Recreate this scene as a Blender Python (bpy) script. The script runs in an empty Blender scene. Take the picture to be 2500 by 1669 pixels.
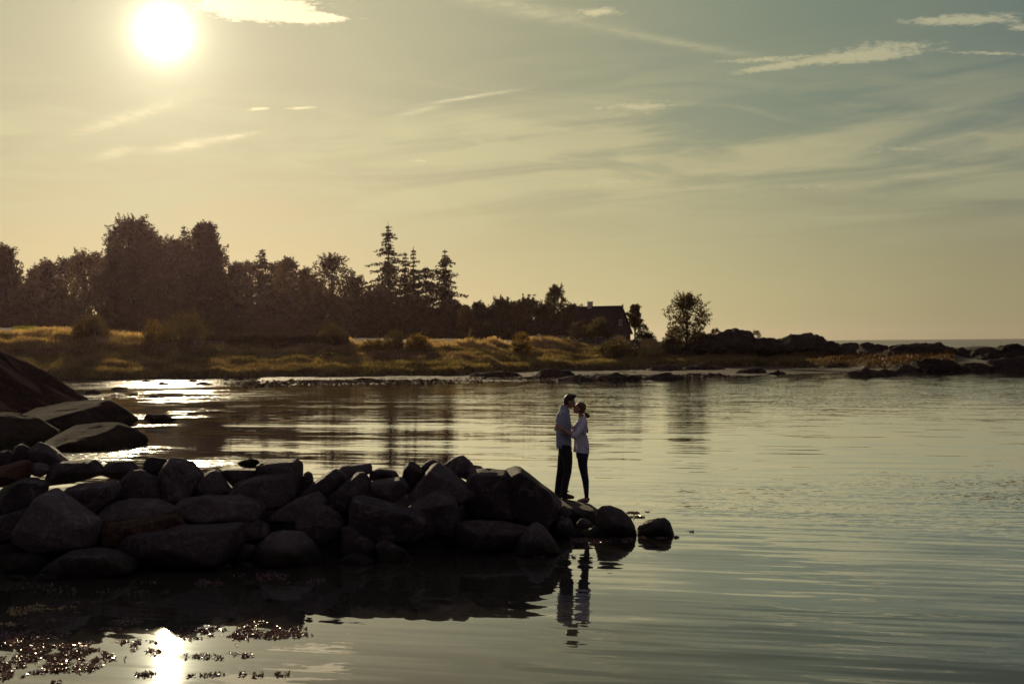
import bpy, bmesh, math, random
import numpy as np
from mathutils import Vector, Matrix, noise, Euler
R = math.radians
C = bpy.context.scene.collection
scn = bpy.context.scene
random.seed(7)

# ------------------------------------------------------------------ camera
F = 3472.0; CX = 1250.0; CY = 835.5; ROLL = 0.0086; CAMZ = 3.18
cam_d = bpy.data.cameras.new('camera'); cam = bpy.data.objects.new('camera', cam_d); C.objects.link(cam)
rt = Vector((math.cos(ROLL), 0, -math.sin(ROLL))); up = Vector((math.sin(ROLL), 0, math.cos(ROLL))); fw = Vector((0, 1, 0))
cam.matrix_world = Matrix(((rt.x, up.x, -fw.x, 0), (rt.y, up.y, -fw.y, 0), (rt.z, up.z, -fw.z, CAMZ), (0, 0, 0, 1)))
cam_d.sensor_width = 36.0; cam_d.lens = F/2500*36; cam_d.shift_y = (CY-834.5)/2500
cam_d.clip_start = 0.1; cam_d.clip_end = 60000
cam_d.dof.use_dof = True; cam_d.dof.focus_distance = 24.3; cam_d.dof.aperture_fstop = 3.2
scn.camera = cam

def ray(px, py):
    x = (px-CX)/F; y = (CY-py)/F
    return x*math.cos(ROLL)+y*math.sin(ROLL), -x*math.sin(ROLL)+y*math.cos(ROLL)
def un(px, py, D):
    a, b = ray(px, py)
    return Vector((a*D, D, CAMZ+b*D))
def ground_D(px, py, z=0.0):
    a, b = ray(px, py)
    return (z-CAMZ)/b
def d2s(v): return v*1.06428          # full-view display pixels -> photo pixels

# ------------------------------------------------------------------ sun and sky
sx, sz = ray(399, 78)
SUN = Vector((sx, 1, sz)).normalized()
s_el = math.asin(SUN.z); s_az = math.atan2(SUN.x, SUN.y)
sun_d = bpy.data.lights.new('sun', 'SUN'); sun_d.energy = 3.6; sun_d.angle = R(0.55); sun_d.color = (1.0, 0.80, 0.50)
sun = bpy.data.objects.new('sun', sun_d); C.objects.link(sun)
sun.rotation_euler = SUN.to_track_quat('Z', 'Y').to_euler(); sun.location = SUN*60

world = bpy.data.worlds.new("World"); scn.world = world; world.use_nodes = True
wt = world.node_tree; wt.nodes.clear()

class G:
    """small wrapper that writes shader maths"""
    def __init__(s, t): s.t = t
    def n(s, typ, **k):
        o = s.t.nodes.new(typ)
        for a, b in k.items(): setattr(o, a, b)
        return o
    def put(s, sock, v):
        if hasattr(v, 'is_linked') or isinstance(v, bpy.types.NodeSocket): s.t.links.new(v, sock)
        else: sock.default_value = v
    def m(s, op, a, b=0.0, c=0.0, clamp=False):
        o = s.n('ShaderNodeMath', operation=op); o.use_clamp = clamp
        s.put(o.inputs[0], a); s.put(o.inputs[1], b); s.put(o.inputs[2], c)
        return o.outputs[0]
    def add(s, a, b): return s.m('ADD', a, b)
    def sub(s, a, b): return s.m('SUBTRACT', a, b)
    def mul(s, a, b): return s.m('MULTIPLY', a, b)
    def vm(s, op, a, b=(0, 0, 0), out=0, scale=None):
        o = s.n('ShaderNodeVectorMath', operation=op)
        s.put(o.inputs[0], a); s.put(o.inputs[1], b)
        if scale is not None: s.put(o.inputs['Scale'], scale)
        return o.outputs[out]
    def comb(s, x, y, z):
        o = s.n('ShaderNodeCombineXYZ'); s.put(o.inputs[0], x); s.put(o.inputs[1], y); s.put(o.inputs[2], z); return o.outputs[0]
    def noise(s, v, scale=1.0, detail=2.0, rough=0.5, dist=0.0, col=False):
        o = s.n('ShaderNodeTexNoise'); s.put(o.inputs['Vector'], v); s.put(o.inputs['Scale'], scale)
        s.put(o.inputs['Detail'], detail); s.put(o.inputs['Roughness'], rough); s.put(o.inputs['Distortion'], dist)
        return o.outputs['Color'] if col else o.outputs['Fac']
    def ramp(s, f, stops, interp='LINEAR'):
        o = s.n('ShaderNodeValToRGB'); s.put(o.inputs[0], f); r = o.color_ramp; r.interpolation = interp
        while len(r.elements) > 1: r.elements.remove(r.elements[-1])
        for i, (p, c) in enumerate(stops):
            e = r.elements[0] if i == 0 else r.elements.new(p)
            e.position = p; e.color = (c[0], c[1], c[2], 1) if hasattr(c, '__len__') else (c, c, c, 1)
        return o.outputs[0]
    def smooth(s, x, a, b, lo=0.0, hi=1.0):
        o = s.n('ShaderNodeMapRange', interpolation_type='SMOOTHSTEP'); s.put(o.inputs[0], x)
        o.inputs[1].default_value = a; o.inputs[2].default_value = b; o.inputs[3].default_value = lo; o.inputs[4].default_value = hi
        return o.outputs[0]
    def mix(s, f, a, b, blend='MIX'):
        o = s.n('ShaderNodeMix', data_type='RGBA', blend_type=blend); o.clamp_factor = True
        s.put(o.inputs[0], f)
        for i, v in ((6, a), (7, b)):
            if isinstance(v, tuple): v = tuple(v[:3])+(1.0,)
            s.put(o.inputs[i], v)
        return o.outputs[2]
    def scale(s, v, k): return s.vm('SCALE', v, scale=k)
    def gauss(s, u, v, cu, cv, au, av, rot=0.0):
        """soft rotated ellipse mask"""
        du = s.sub(u, cu); dv = s.sub(v, cv); c, n = math.cos(rot), math.sin(rot)
        p = s.mul(s.add(s.mul(du, c), s.mul(dv, n)), 1/au)
        q = s.mul(s.sub(s.mul(dv, c), s.mul(du, n)), 1/av)
        return s.m('EXPONENT', s.mul(s.add(s.mul(p, p), s.mul(q, q)), -1.0))

g = G(wt)
tc = g.n('ShaderNodeTexCoord').outputs['Generated']
dirv = g.vm('NORMALIZE', tc)
sep = g.n('ShaderNodeSeparateXYZ'); g.put(sep.inputs[0], dirv)
X, Y, Z = sep.outputs
cosT = g.vm('DOT_PRODUCT', dirv, tuple(SUN), out=1)
deg = g.mul(g.m('ARCCOSINE', g.m('MINIMUM', g.m('MAXIMUM', cosT, -1.0), 1.0)), 57.29578)   # angle to the sun, degrees
el = g.mul(g.m('ARCSINE', Z), 57.29578)
az = g.mul(g.m('ARCTAN2', X, Y), 57.29578)
t180 = g.mul(deg, 1/180)
def st(d, c): return (d/180, c)
low = g.ramp(t180, [st(0, (.55, .50, .33)), st(9, (.57, .51, .305)), st(21, (.53, .475, .265)), st(33, (.34, .30, .175)), st(60, (.16, .12, .11)), st(180, (.165, .108, .145))])
top = g.ramp(t180, [st(0, (.44, .44, .31)), st(7, (.43, .43, .30)), st(14, (.33, .34, .24)), st(24, (.205, .25, .195)), st(33, (.14, .185, .17)), st(60, (.10, .105, .12)), st(180, (.13, .087, .122))])
high = g.ramp(t180, [st(0, (.2, .23, .2)), st(30, (.13, .165, .16)), st(60, (.14, .12, .15)), st(180, (.145, .10, .14))])
base = g.mix(g.smooth(el, 0.5, 10.0), low, top)
base = g.mix(g.smooth(el, 13.0, 35.0), base, high)
nish = g.n('ShaderNodeTexSky', sky_type='NISHITA'); nish.sun_disc = False
nish.sun_elevation = s_el; nish.sun_rotation = s_az; nish.air_density = 1.0; nish.dust_density = 2.0
nishc = g.mix(1.0, g.scale(nish.outputs[0], 0.05), (1.0, .78, .66), 'MULTIPLY')
base = g.mix(g.smooth(deg, 30.0, 75.0, 0.06, 0.30), base, nishc)
# thin cloud veils: long streaks, denser low over the horizon
st_uv = g.comb(g.mul(g.add(az, g.mul(el, -1.2)), 0.055), g.mul(g.add(el, g.mul(az, -0.05)), 0.42), 0.0)
veil = g.noise(st_uv, 1.6, 6.0, 0.55, 0.9)
veil2 = g.noise(g.comb(g.mul(g.add(az, g.mul(el, 2.0)), 0.10), g.mul(el, 0.5), 3.7), 1.3, 5.0, 0.55, 1.2)
vm_ = g.mul(g.smooth(veil, 0.38, 0.62), g.add(g.gauss(0.0, el, 0.0, 6.9, 1e3, 2.6), 0.05))
vm_ = g.add(vm_, g.mul(g.smooth(veil2, 0.46, 0.72), g.mul(g.gauss(0.0, el, 0.0, 7.6, 1e3, 2.2), 0.75)))
fine = g.noise(g.comb(g.mul(az, 0.9), g.mul(el, 3.2), 1.0), 1.5, 6.0, 0.62, 0.8)
fine_s = g.smooth(fine, 0.36, 0.62)
def aze(px, py):
    a, b = ray(px, py); n = math.sqrt(1+a*a+b*b)
    return math.degrees(math.atan2(a, 1)), math.degrees(math.asin(b/n))
PX = math.degrees(1/F)
wisps = None; solid = None
for (x0, y0, x1, y1, th, k, hard) in [
    (1750, 182, 2010, 148, 7, .75, 1), (1930, 150, 2260, 128, 11, 1.0, 1), (2030, 118, 2330, 104, 10, .45, 1), (1740, 152, 1960, 138, 5, .6, 1),
    (2200, 54, 2520, 42, 9, 1.0, 1), (2440, 72, 2540, 62, 6, .6, 1), (2300, 125, 2560, 136, 4, .6, 1), (1400, 32, 1530, 28, 8, .8, 1),
    (1050, 252, 1262, 219, 3, .9, 0), (960, 285, 1090, 255, 6, .45, 0), (375, 368, 560, 338, 8, .85, 0), (500, 345, 632, 323, 4, .6, 0), (230, 385, 330, 362, 8, .5, 0),
    (600, 268, 665, 264, 3, .8, 1), (700, 266, 775, 262, 3, .8, 1), (1100, -12, 1500, 62, 15, .50, 0), (1430, 62, 1880, 145, 8, .50, 0),
    (170, 332, 470, 235, 11, .45, 0), (1450, 262, 1650, 258, 5, .45, 1), (1400, 300, 1760, 225, 16, .25, 1), (1000, 392, 1060, 393, 3, .5, 1),
    (2050, 365, 2330, 362, 9, .35, 1), (1870, 455, 2130, 455, 7, .35, 1), (1350, 450, 1650, 445, 12, .35, 1)]:
    a0, e0 = aze(x0, y0); a1, e1 = aze(x1, y1)
    L = math.hypot(a1-a0, e1-e0)
    m_ = g.gauss(az, el, (a0+a1)/2, (e0+e1)/2, L*0.42, th*1.25*PX, math.atan2(e1-e0, a1-a0))
    m_ = g.mul(m_, k*1.5)
    if hard: wisps = m_ if wisps is None else g.add(wisps, m_)
    else: solid = m_ if solid is None else g.add(solid, m_)
fine2 = g.noise(g.comb(g.mul(az, 1.5), g.mul(el, 5.0), 9.0), 1.5, 7.0, 0.68, 0.5)
shape = g.smooth(g.add(wisps, g.mul(g.sub(fine2, 0.5), 2.6)), 0.22, 1.15)
shape = g.mul(shape, g.smooth(wisps, 0.03, 0.3))
solid_n = g.mul(solid, g.add(0.45, g.mul(fine_s, 0.55)))
cl = g.m('MINIMUM', g.add(g.add(vm_, g.mul(shape, 0.85)), solid_n), 1.0)
veil_col = g.ramp(t180, [st(0, (.68, .60, .40)), st(10, (.68, .60, .36)), st(20, (.57, .49, .29)), st(33, (.39, .36, .235)), st(60, (.14, .12, .10)), st(180, (.06, .05, .055))])
sky = g.mix(g.mul(g.m('MINIMUM', vm_, 1.0), 0.80), base, veil_col)
crisp = g.ramp(t180, [st(0, (1.3, 1.05, .66)), st(10, (.95, .8, .5)), st(20, (.58, .5, .31)), st(33, (.47, .43, .30)), st(60, (.2, .17, .15)), st(180, (.08, .07, .08))])
sky = g.mix(g.m('MINIMUM', g.add(g.mul(shape, 0.85), g.mul(solid_n, 0.62)), 1.0), sky, crisp)
# sunlit cloud bank beside the sun
a0, e0 = aze(625, 18)
bank = g.gauss(az, el, a0, e0, 2.6, 0.55, -0.05)
a1, e1 = aze(760, 44); bank = g.add(bank, g.mul(g.gauss(az, el, a1, e1, 1.5, 0.16, 0.0), .9))
bshape = g.mul(g.smooth(g.add(g.mul(bank, 1.2), g.mul(g.sub(fine2, 0.5), 2.0)), 0.35, 0.75), g.smooth(bank, 0.04, 0.3))
sky = g.mix(g.mul(bshape, .95), sky, (1.35, 1.08, .72))
# hazy aureole of the sun itself
q = g.mul(deg, 1/0.85)
glow = g.mul(g.m('EXPONENT', g.mul(g.m('POWER', q, 2.0), -1.0)), 2.2)
glow = g.add(glow, g.mul(g.m('EXPONENT', g.mul(deg, -1/1.3)), 1.25))
glow = g.add(glow, g.mul(g.m('EXPONENT', g.mul(deg, -1/6.0)), 0.05))
sky = g.vm('ADD', sky, g.scale((1.0, .90, .66), glow))
below = g.smooth(el, -2.0, -0.3)
sky = g.scale(sky, g.add(0.1, g.mul(below, 0.9)))
sky = g.mix(1.0, sky, (.945, .985, .93), 'MULTIPLY')
bg = g.n('ShaderNodeBackground'); g.put(bg.inputs[0], sky); bg.inputs[1].default_value = 1.0
wo = g.n('ShaderNodeOutputWorld'); wt.links.new(bg.outputs[0], wo.inputs[0])

vs = scn.view_settings; vs.view_transform = 'Standard'; vs.look = 'None'; vs.exposure = 0; vs.gamma = 1
cy = scn.cycles
cy.max_bounces = 6; cy.diffuse_bounces = 2; cy.glossy_bounces = 3; cy.transmission_bounces = 3; cy.transparent_max_bounces = 6
cy.sample_clamp_direct = 80; cy.sample_clamp_indirect = 3; cy.use_denoising = True
cy.caustics_reflective = False; cy.caustics_refractive = False
cy.volume_bounces = 0

# ------------------------------------------------------------------ helpers
def tag(o, label=None, cat=None, group=None, kind=None):
    if label: o['label'] = label
    if cat: o['category'] = cat
    if group: o['group'] = group
    if kind: o['kind'] = kind
    return o
def empty(name, loc, label, cat, group=None, rz=0.0):
    o = bpy.data.objects.new(name, None); o.empty_display_size = .2; C.objects.link(o)
    o.location = loc; o.rotation_euler = (0, 0, rz); tag(o, label, cat, group); return o
def link_mesh(name, me, mat, parent=None):
    o = bpy.data.objects.new(name, me); C.objects.link(o)
    if mat and not me.materials: me.materials.append(mat)
    if parent: o.parent = parent
    return o
def arr_mesh(name, V, Fc, smooth=False, col=None):
    """V (n,3); Fc (m,k) faces of one size"""
    V = np.asarray(V, np.float32); Fc = np.asarray(Fc, np.int32); me = bpy.data.meshes.new(name)
    me.vertices.add(len(V)); me.vertices.foreach_set('co', V.ravel())
    m, k = Fc.shape
    me.loops.add(m*k); me.loops.foreach_set('vertex_index', Fc.ravel())
    me.polygons.add(m); me.polygons.foreach_set('loop_start', np.arange(0, m*k, k, dtype=np.int32))
    me.polygons.foreach_set('use_smooth', np.full(m, smooth))
    if col is not None:
        a = me.color_attributes.new('tint', 'FLOAT_COLOR', 'POINT')
        c = np.ones((len(V), 4), np.float32); c[:, :3] = col; a.data.foreach_set('color', c.ravel())
    me.update(calc_edges=True); return me
def bm_mesh(name, bm, smooth=True):
    me = bpy.data.meshes.new(name); bm.to_mesh(me); bm.free()
    me.polygons.foreach_set('use_smooth', [smooth]*len(me.polygons)); return me
def remeshed(me, voxel, smooth_it=0):
    o = bpy.data.objects.new('tmp', me); C.objects.link(o)
    m = o.modifiers.new('r', 'REMESH'); m.mode = 'VOXEL'; m.voxel_size = voxel; m.use_smooth_shade = True
    if smooth_it:
        s = o.modifiers.new('s', 'SMOOTH'); s.factor = .5; s.iterations = smooth_it
    dg = bpy.context.evaluated_depsgraph_get(); dg.update()
    out = bpy.data.meshes.new_from_object(o.evaluated_get(dg))
    bpy.data.objects.remove(o); bpy.data.meshes.remove(me); return out

class MB:
    def __init__(s): s.bm = bmesh.new()
    def box(s, c, size, rot=None, bev=0.0):
        r = bmesh.ops.create_cube(s.bm, size=1.0)
        M = Matrix.Translation(c) @ (rot.to_matrix().to_4x4() if rot else Matrix.Identity(4)) @ Matrix.Diagonal((*size, 1))
        bmesh.ops.transform(s.bm, matrix=M, verts=r['verts'])
        if bev:
            es = list({e for v in r['verts'] for e in v.link_edges})
            bmesh.ops.bevel(s.bm, geom=es, offset=bev, segments=2, affect='EDGES')
        return s
    def ball(s, c, r, rot=None, seg=16):
        if not hasattr(r, '__len__'): r = (r, r, r)
        k = bmesh.ops.create_uvsphere(s.bm, u_segments=seg, v_segments=max(6, seg//2), radius=1.0)
        M = Matrix.Translation(c) @ (rot.to_matrix().to_4x4() if rot else Matrix.Identity(4)) @ Matrix.Diagonal((*r, 1))
        bmesh.ops.transform(s.bm, matrix=M, verts=k['verts']); return s
    def limb(s, pts, seg=12, caps=True, sy=1.0):
        """tapered tube through (x,y,z,r), overlapping pieces"""
        for i in range(len(pts)-1):
            a = Vector(pts[i][:3]); b = Vector(pts[i+1][:3]); ra, rb = pts[i][3], pts[i+1][3]
            d = b-a
            if d.length < 1e-5: continue
            k = bmesh.ops.create_cone(s.bm, segments=seg, radius1=ra, radius2=rb, depth=d.length, cap_ends=True)
            q = d.to_track_quat('Z', 'Y')
            bmesh.ops.transform(s.bm, matrix=Matrix.Translation((a+b)/2) @ q.to_matrix().to_4x4(), verts=k['verts'])
            if caps: s.ball(b, rb, seg=seg)
        if caps: s.ball(pts[0][:3], pts[0][3], seg=seg)
        return s
    def loft(s, rings, n=28, zf=None):
        """rings (cx,cy,z,rx,ry); zf(ringindex, angle) -> dz"""
        L = []
        for i, (cx, cy_, z, rx, ry) in enumerate(rings):
            L.append([s.bm.verts.new((cx+rx*math.cos(t), cy_+ry*math.sin(t), z+(zf(i, t) if zf else 0))) for t in [2*math.pi*j/n for j in range(n)]])
        for A, B in zip(L, L[1:]):
            for j in range(n): s.bm.faces.new((A[j], A[(j+1) % n], B[(j+1) % n], B[j]))
        s.bm.faces.new(list(reversed(L[0]))); s.bm.faces.new(L[-1]); return s
    def build(s, name, mat, parent=None, voxel=None, smooth_it=0, smooth=True):
        bmesh.ops.recalc_face_normals(s.bm, faces=s.bm.faces)
        me = bm_mesh(name, s.bm, smooth)
        if voxel: me = remeshed(me, voxel, smooth_it)
        return link_mesh(name, me, mat, parent)

# ------------------------------------------------------------------ materials
def new_mat(name):
    m = bpy.data.materials.new(name); m.use_nodes = True; t = m.node_tree
    b = t.nodes['Principled BSDF']; return m, G(t), b, t
def bump(gg, b, h, dist, strength=1.0):
    n = gg.n('ShaderNodeBump'); n.inputs['Strength'].default_value = strength; n.inputs['Distance'].default_value = dist
    gg.put(n.inputs['Height'], h); gg.t.links.new(n.outputs[0], b.inputs['Normal'])
def rock_mat(name, c1, c2, c3, wet=True, sc=1.0, band=False, rough=.7, spec=.2):
    m, q, b, t = new_mat(name)
    P = q.n('ShaderNodeNewGeometry').outputs['Position']
    o = q.n('ShaderNodeObjectInfo').outputs['Random']
    n1 = q.noise(P, 1.3*sc, 5, .6); n2 = q.noise(P, 9*sc, 6, .65); n3 = q.noise(P, 70*sc, 3, .6)
    col = q.mix(q.smooth(n1, .38, .62), c1, c2)
    col = q.mix(q.mul(q.smooth(n2, .48, .66), .65), col, c3)
    col = q.mix(1.0, col, q.ramp(n3, [(.3, .45), (.5, 1.0), (.7, 1.6)]), 'MULTIPLY')
    col = q.mix(1.0, col, q.ramp(o, [(0, .62), (1, 1.3)]), 'MULTIPLY')
    li = q.mul(q.smooth(q.noise(P, 4.5*sc, 6, .7, .6), .54, .62), .55)
    col = q.mix(li, col, tuple(min(1, v*1.55) for v in c3))
    rg = q.add(rough-.12, q.mul(n2, .3))
    if wet:
        s = q.n('ShaderNodeSeparateXYZ'); q.put(s.inputs[0], P)
        w = q.smooth(q.add(s.outputs[2], q.mul(q.sub(n1, .5), .45)), .10, .36)
        weed = q.mix(q.smooth(n2, .42, .6), (.012, .011, .008), (.03, .022, .012))
        col = q.mix(w, weed, col); rg = q.add(q.mul(w, .15), q.mul(rg, .85))
    q.put(b.inputs['Base Color'], col); q.put(b.inputs['Roughness'], rg); b.inputs['Specular IOR Level'].default_value = spec
    vo = q.n('ShaderNodeTexVoronoi', feature='DISTANCE_TO_EDGE'); vo.inputs['Scale'].default_value = 1.5*sc
    q.put(vo.inputs['Vector'], q.vm('ADD', P, q.scale(q.noise(P, 2.5*sc, 4, .6, col=True), .5)))
    ck = q.m('MAXIMUM', q.smooth(vo.outputs['Distance'], 0.0, .022), q.smooth(q.noise(P, 1.1*sc, 2, .5), .40, .50))
    q.put(b.inputs['Base Color'], q.mix(1.0, col, q.ramp(ck, [(0, .62), (1, 1.0)]), 'MULTIPLY'))
    h = q.add(q.add(q.mul(n2, .9), q.mul(n3, .3)), q.mul(ck, .4))
    if band:
        s2 = q.n('ShaderNodeSeparateXYZ'); q.put(s2.inputs[0], P)
        v = q.comb(q.mul(s2.outputs[0], .2), q.mul(s2.outputs[1], .15), q.mul(q.add(s2.outputs[2], q.mul(s2.outputs[0], .6)), 3.0))
        rb = q.noise(v, 1.6, 4, .6)
        h = q.add(h, q.mul(rb, 8.0)); q.put(b.inputs['Base Color'], q.mix(q.mul(q.smooth(rb, .5, .6), .8), col, tuple(2.2*k_ for k_ in c3)))
    bump(q, b, h, .09/sc)
    return m
M = {}
M['granite'] = rock_mat('granite', (.105, .078, .082), (.07, .052, .057), (.145, .112, .115))
M['granite_pale'] = rock_mat('granite_pale', (.15, .118, .123), (.11, .086, .09), (.19, .155, .158))
M['granite_dark'] = rock_mat('granite_dark', (.078, .056, .06), (.054, .038, .042), (.105, .078, .08))
M['granite_rust'] = rock_mat('granite_rust', (.10, .048, .028), (.06, .032, .024), (.13, .075, .045))
M['bedrock'] = rock_mat('bedrock', (.045, .026, .02), (.024, .016, .015), (.065, .042, .032), band=True, sc=.6, rough=.95, spec=.03)
M['slab'] = rock_mat('smooth_slab', (.04, .028, .026), (.026, .019, .019), (.055, .04, .035), sc=.7, rough=.95, spec=.03)
M['outcrop'] = rock_mat('coastal_outcrop', (.05, .036, .03), (.028, .022, .02), (.075, .055, .042), wet=False, sc=.35, rough=.9, spec=.06)

def leaf_mat(name, c1, c2, trans=.35, rough=.6, tint=False):
    m, q, b, t = new_mat(name)
    P = q.n('ShaderNodeNewGeometry').outputs['Position']
    if tint:
        a = q.n('ShaderNodeAttribute'); a.attribute_name = 'tint'; col = a.outputs['Color']
        col = q.mix(1.0, col, q.ramp(q.noise(P, 1.2, 3, .6), [(.3, .65), (.7, 1.3)]), 'MULTIPLY')
    else:
        col = q.mix(q.smooth(q.noise(P, .9, 4, .6), .4, .62), c1, c2)
        col = q.mix(1.0, col, q.ramp(q.noise(P, 6, 2, .6), [(.3, .6), (.7, 1.4)]), 'MULTIPLY')
    q.put(b.inputs['Base Color'], col); b.inputs['Roughness'].default_value = rough; b.inputs['Specular IOR Level'].default_value = .15
    tr = q.n('ShaderNodeBsdfTranslucent'); q.put(tr.inputs[0], q.mix(1.0, col, (1.25, 1.1, .55), 'MULTIPLY'))
    mx = q.n('ShaderNodeMixShader'); mx.inputs[0].default_value = trans
    t.links.new(b.outputs[0], mx.inputs[1]); t.links.new(tr.outputs[0], mx.inputs[2])
    t.links.new(mx.outputs[0], t.nodes['Material Output'].inputs[0]); return m
M['needles'] = leaf_mat('needles', (.06, .05, .028), (.08, .07, .035), .3)
M['leaves'] = leaf_mat('leaves', (.09, .075, .035), (.13, .105, .045), .5)
M['leaves_dark'] = leaf_mat('leaves_dark', (.07, .055, .033), (.10, .08, .04), .38)
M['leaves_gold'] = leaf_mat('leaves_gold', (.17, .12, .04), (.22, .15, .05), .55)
M['grass'] = leaf_mat('grass', 0, 0, .5, .5, True)
def plain(name, c1, c2, sc=8, rough=.8, bmp=.01, spec=.3, metal=0):
    m, q, b, t = new_mat(name)
    P = q.n('ShaderNodeTexCoord').outputs['Object']
    n = q.noise(P, sc, 5, .6)
    q.put(b.inputs['Base Color'], q.mix(q.smooth(n, .35, .65), c1, c2)); b.inputs['Roughness'].default_value = rough
    b.inputs['Specular IOR Level'].default_value = spec; b.inputs['Metallic'].default_value = metal
    if bmp: bump(q, b, q.noise(P, sc*4, 4, .6), bmp)
    return m
M['bark'] = plain('bark', (.06, .045, .035), (.035, .027, .022), 6, .9, .03)
M['soil'] = plain('meadow_soil', (.085, .062, .038), (.06, .045, .027), .8, .95, .05)
M['weed'] = leaf_mat('seaweed', (.13, .075, .095), (.21, .125, .155), .28, .30)
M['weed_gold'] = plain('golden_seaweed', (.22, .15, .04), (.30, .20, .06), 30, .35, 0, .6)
M['weed_tan'] = plain('stranded_seaweed', (.16, .10, .05), (.10, .06, .035), 3, .8, 0, .15)
M['thatch'] = plain('roof_tiles', (.06, .035, .03), (.035, .025, .022), 5, .9, .06)
M['house_wall'] = plain('rough_wall', (.09, .07, .065), (.06, .05, .048), 2, .9, .03)
M['white'] = plain('white_paint', (.75, .72, .66), (.6, .58, .54), 3, .6, .005)
M['dark_glass'] = plain('window_glass', (.03, .035, .04), (.02, .02, .025), 1, .15, 0, .6)
M['wall_stone'] = rock_mat('dry_stone', (.16, .135, .125), (.09, .075, .07), (.24, .2, .18), wet=False, sc=.5)
M['wood'] = plain('weathered_wood', (.4, .34, .27), (.3, .25, .2), 6, .7, .01)
M['skin'] = plain('skin', (.42, .22, .15), (.48, .26, .18), 20, .5, .0008)
M['shirt_blue'] = plain('pale_blue_shirt', (.36, .40, .50), (.30, .34, .44), 9, .85, .004)
M['shirt_white'] = plain('white_blouse', (.72, .72, .80), (.62, .62, .72), 9, .8, .004)
M['trouser_black'] = plain('black_trousers', (.018, .017, .022), (.026, .024, .03), 20, .85, .002)
M['jeans'] = plain('dark_blue_jeans', (.016, .024, .045), (.024, .034, .06), 30, .8, .002)
M['hair_dark'] = plain('dark_brown_hair', (.025, .015, .010), (.045, .026, .016), 60, .45, .004)
M['hair_red'] = plain('auburn_hair', (.10, .048, .028), (.16, .08, .042), 60, .45, .004)
M['shoe_brown'] = plain('brown_leather', (.06, .03, .025), (.09, .045, .035), 15, .55, .002)
M['shoe_tan'] = plain('tan_leather', (.28, .15, .11), (.22, .12, .09), 15, .5, .002)

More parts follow.
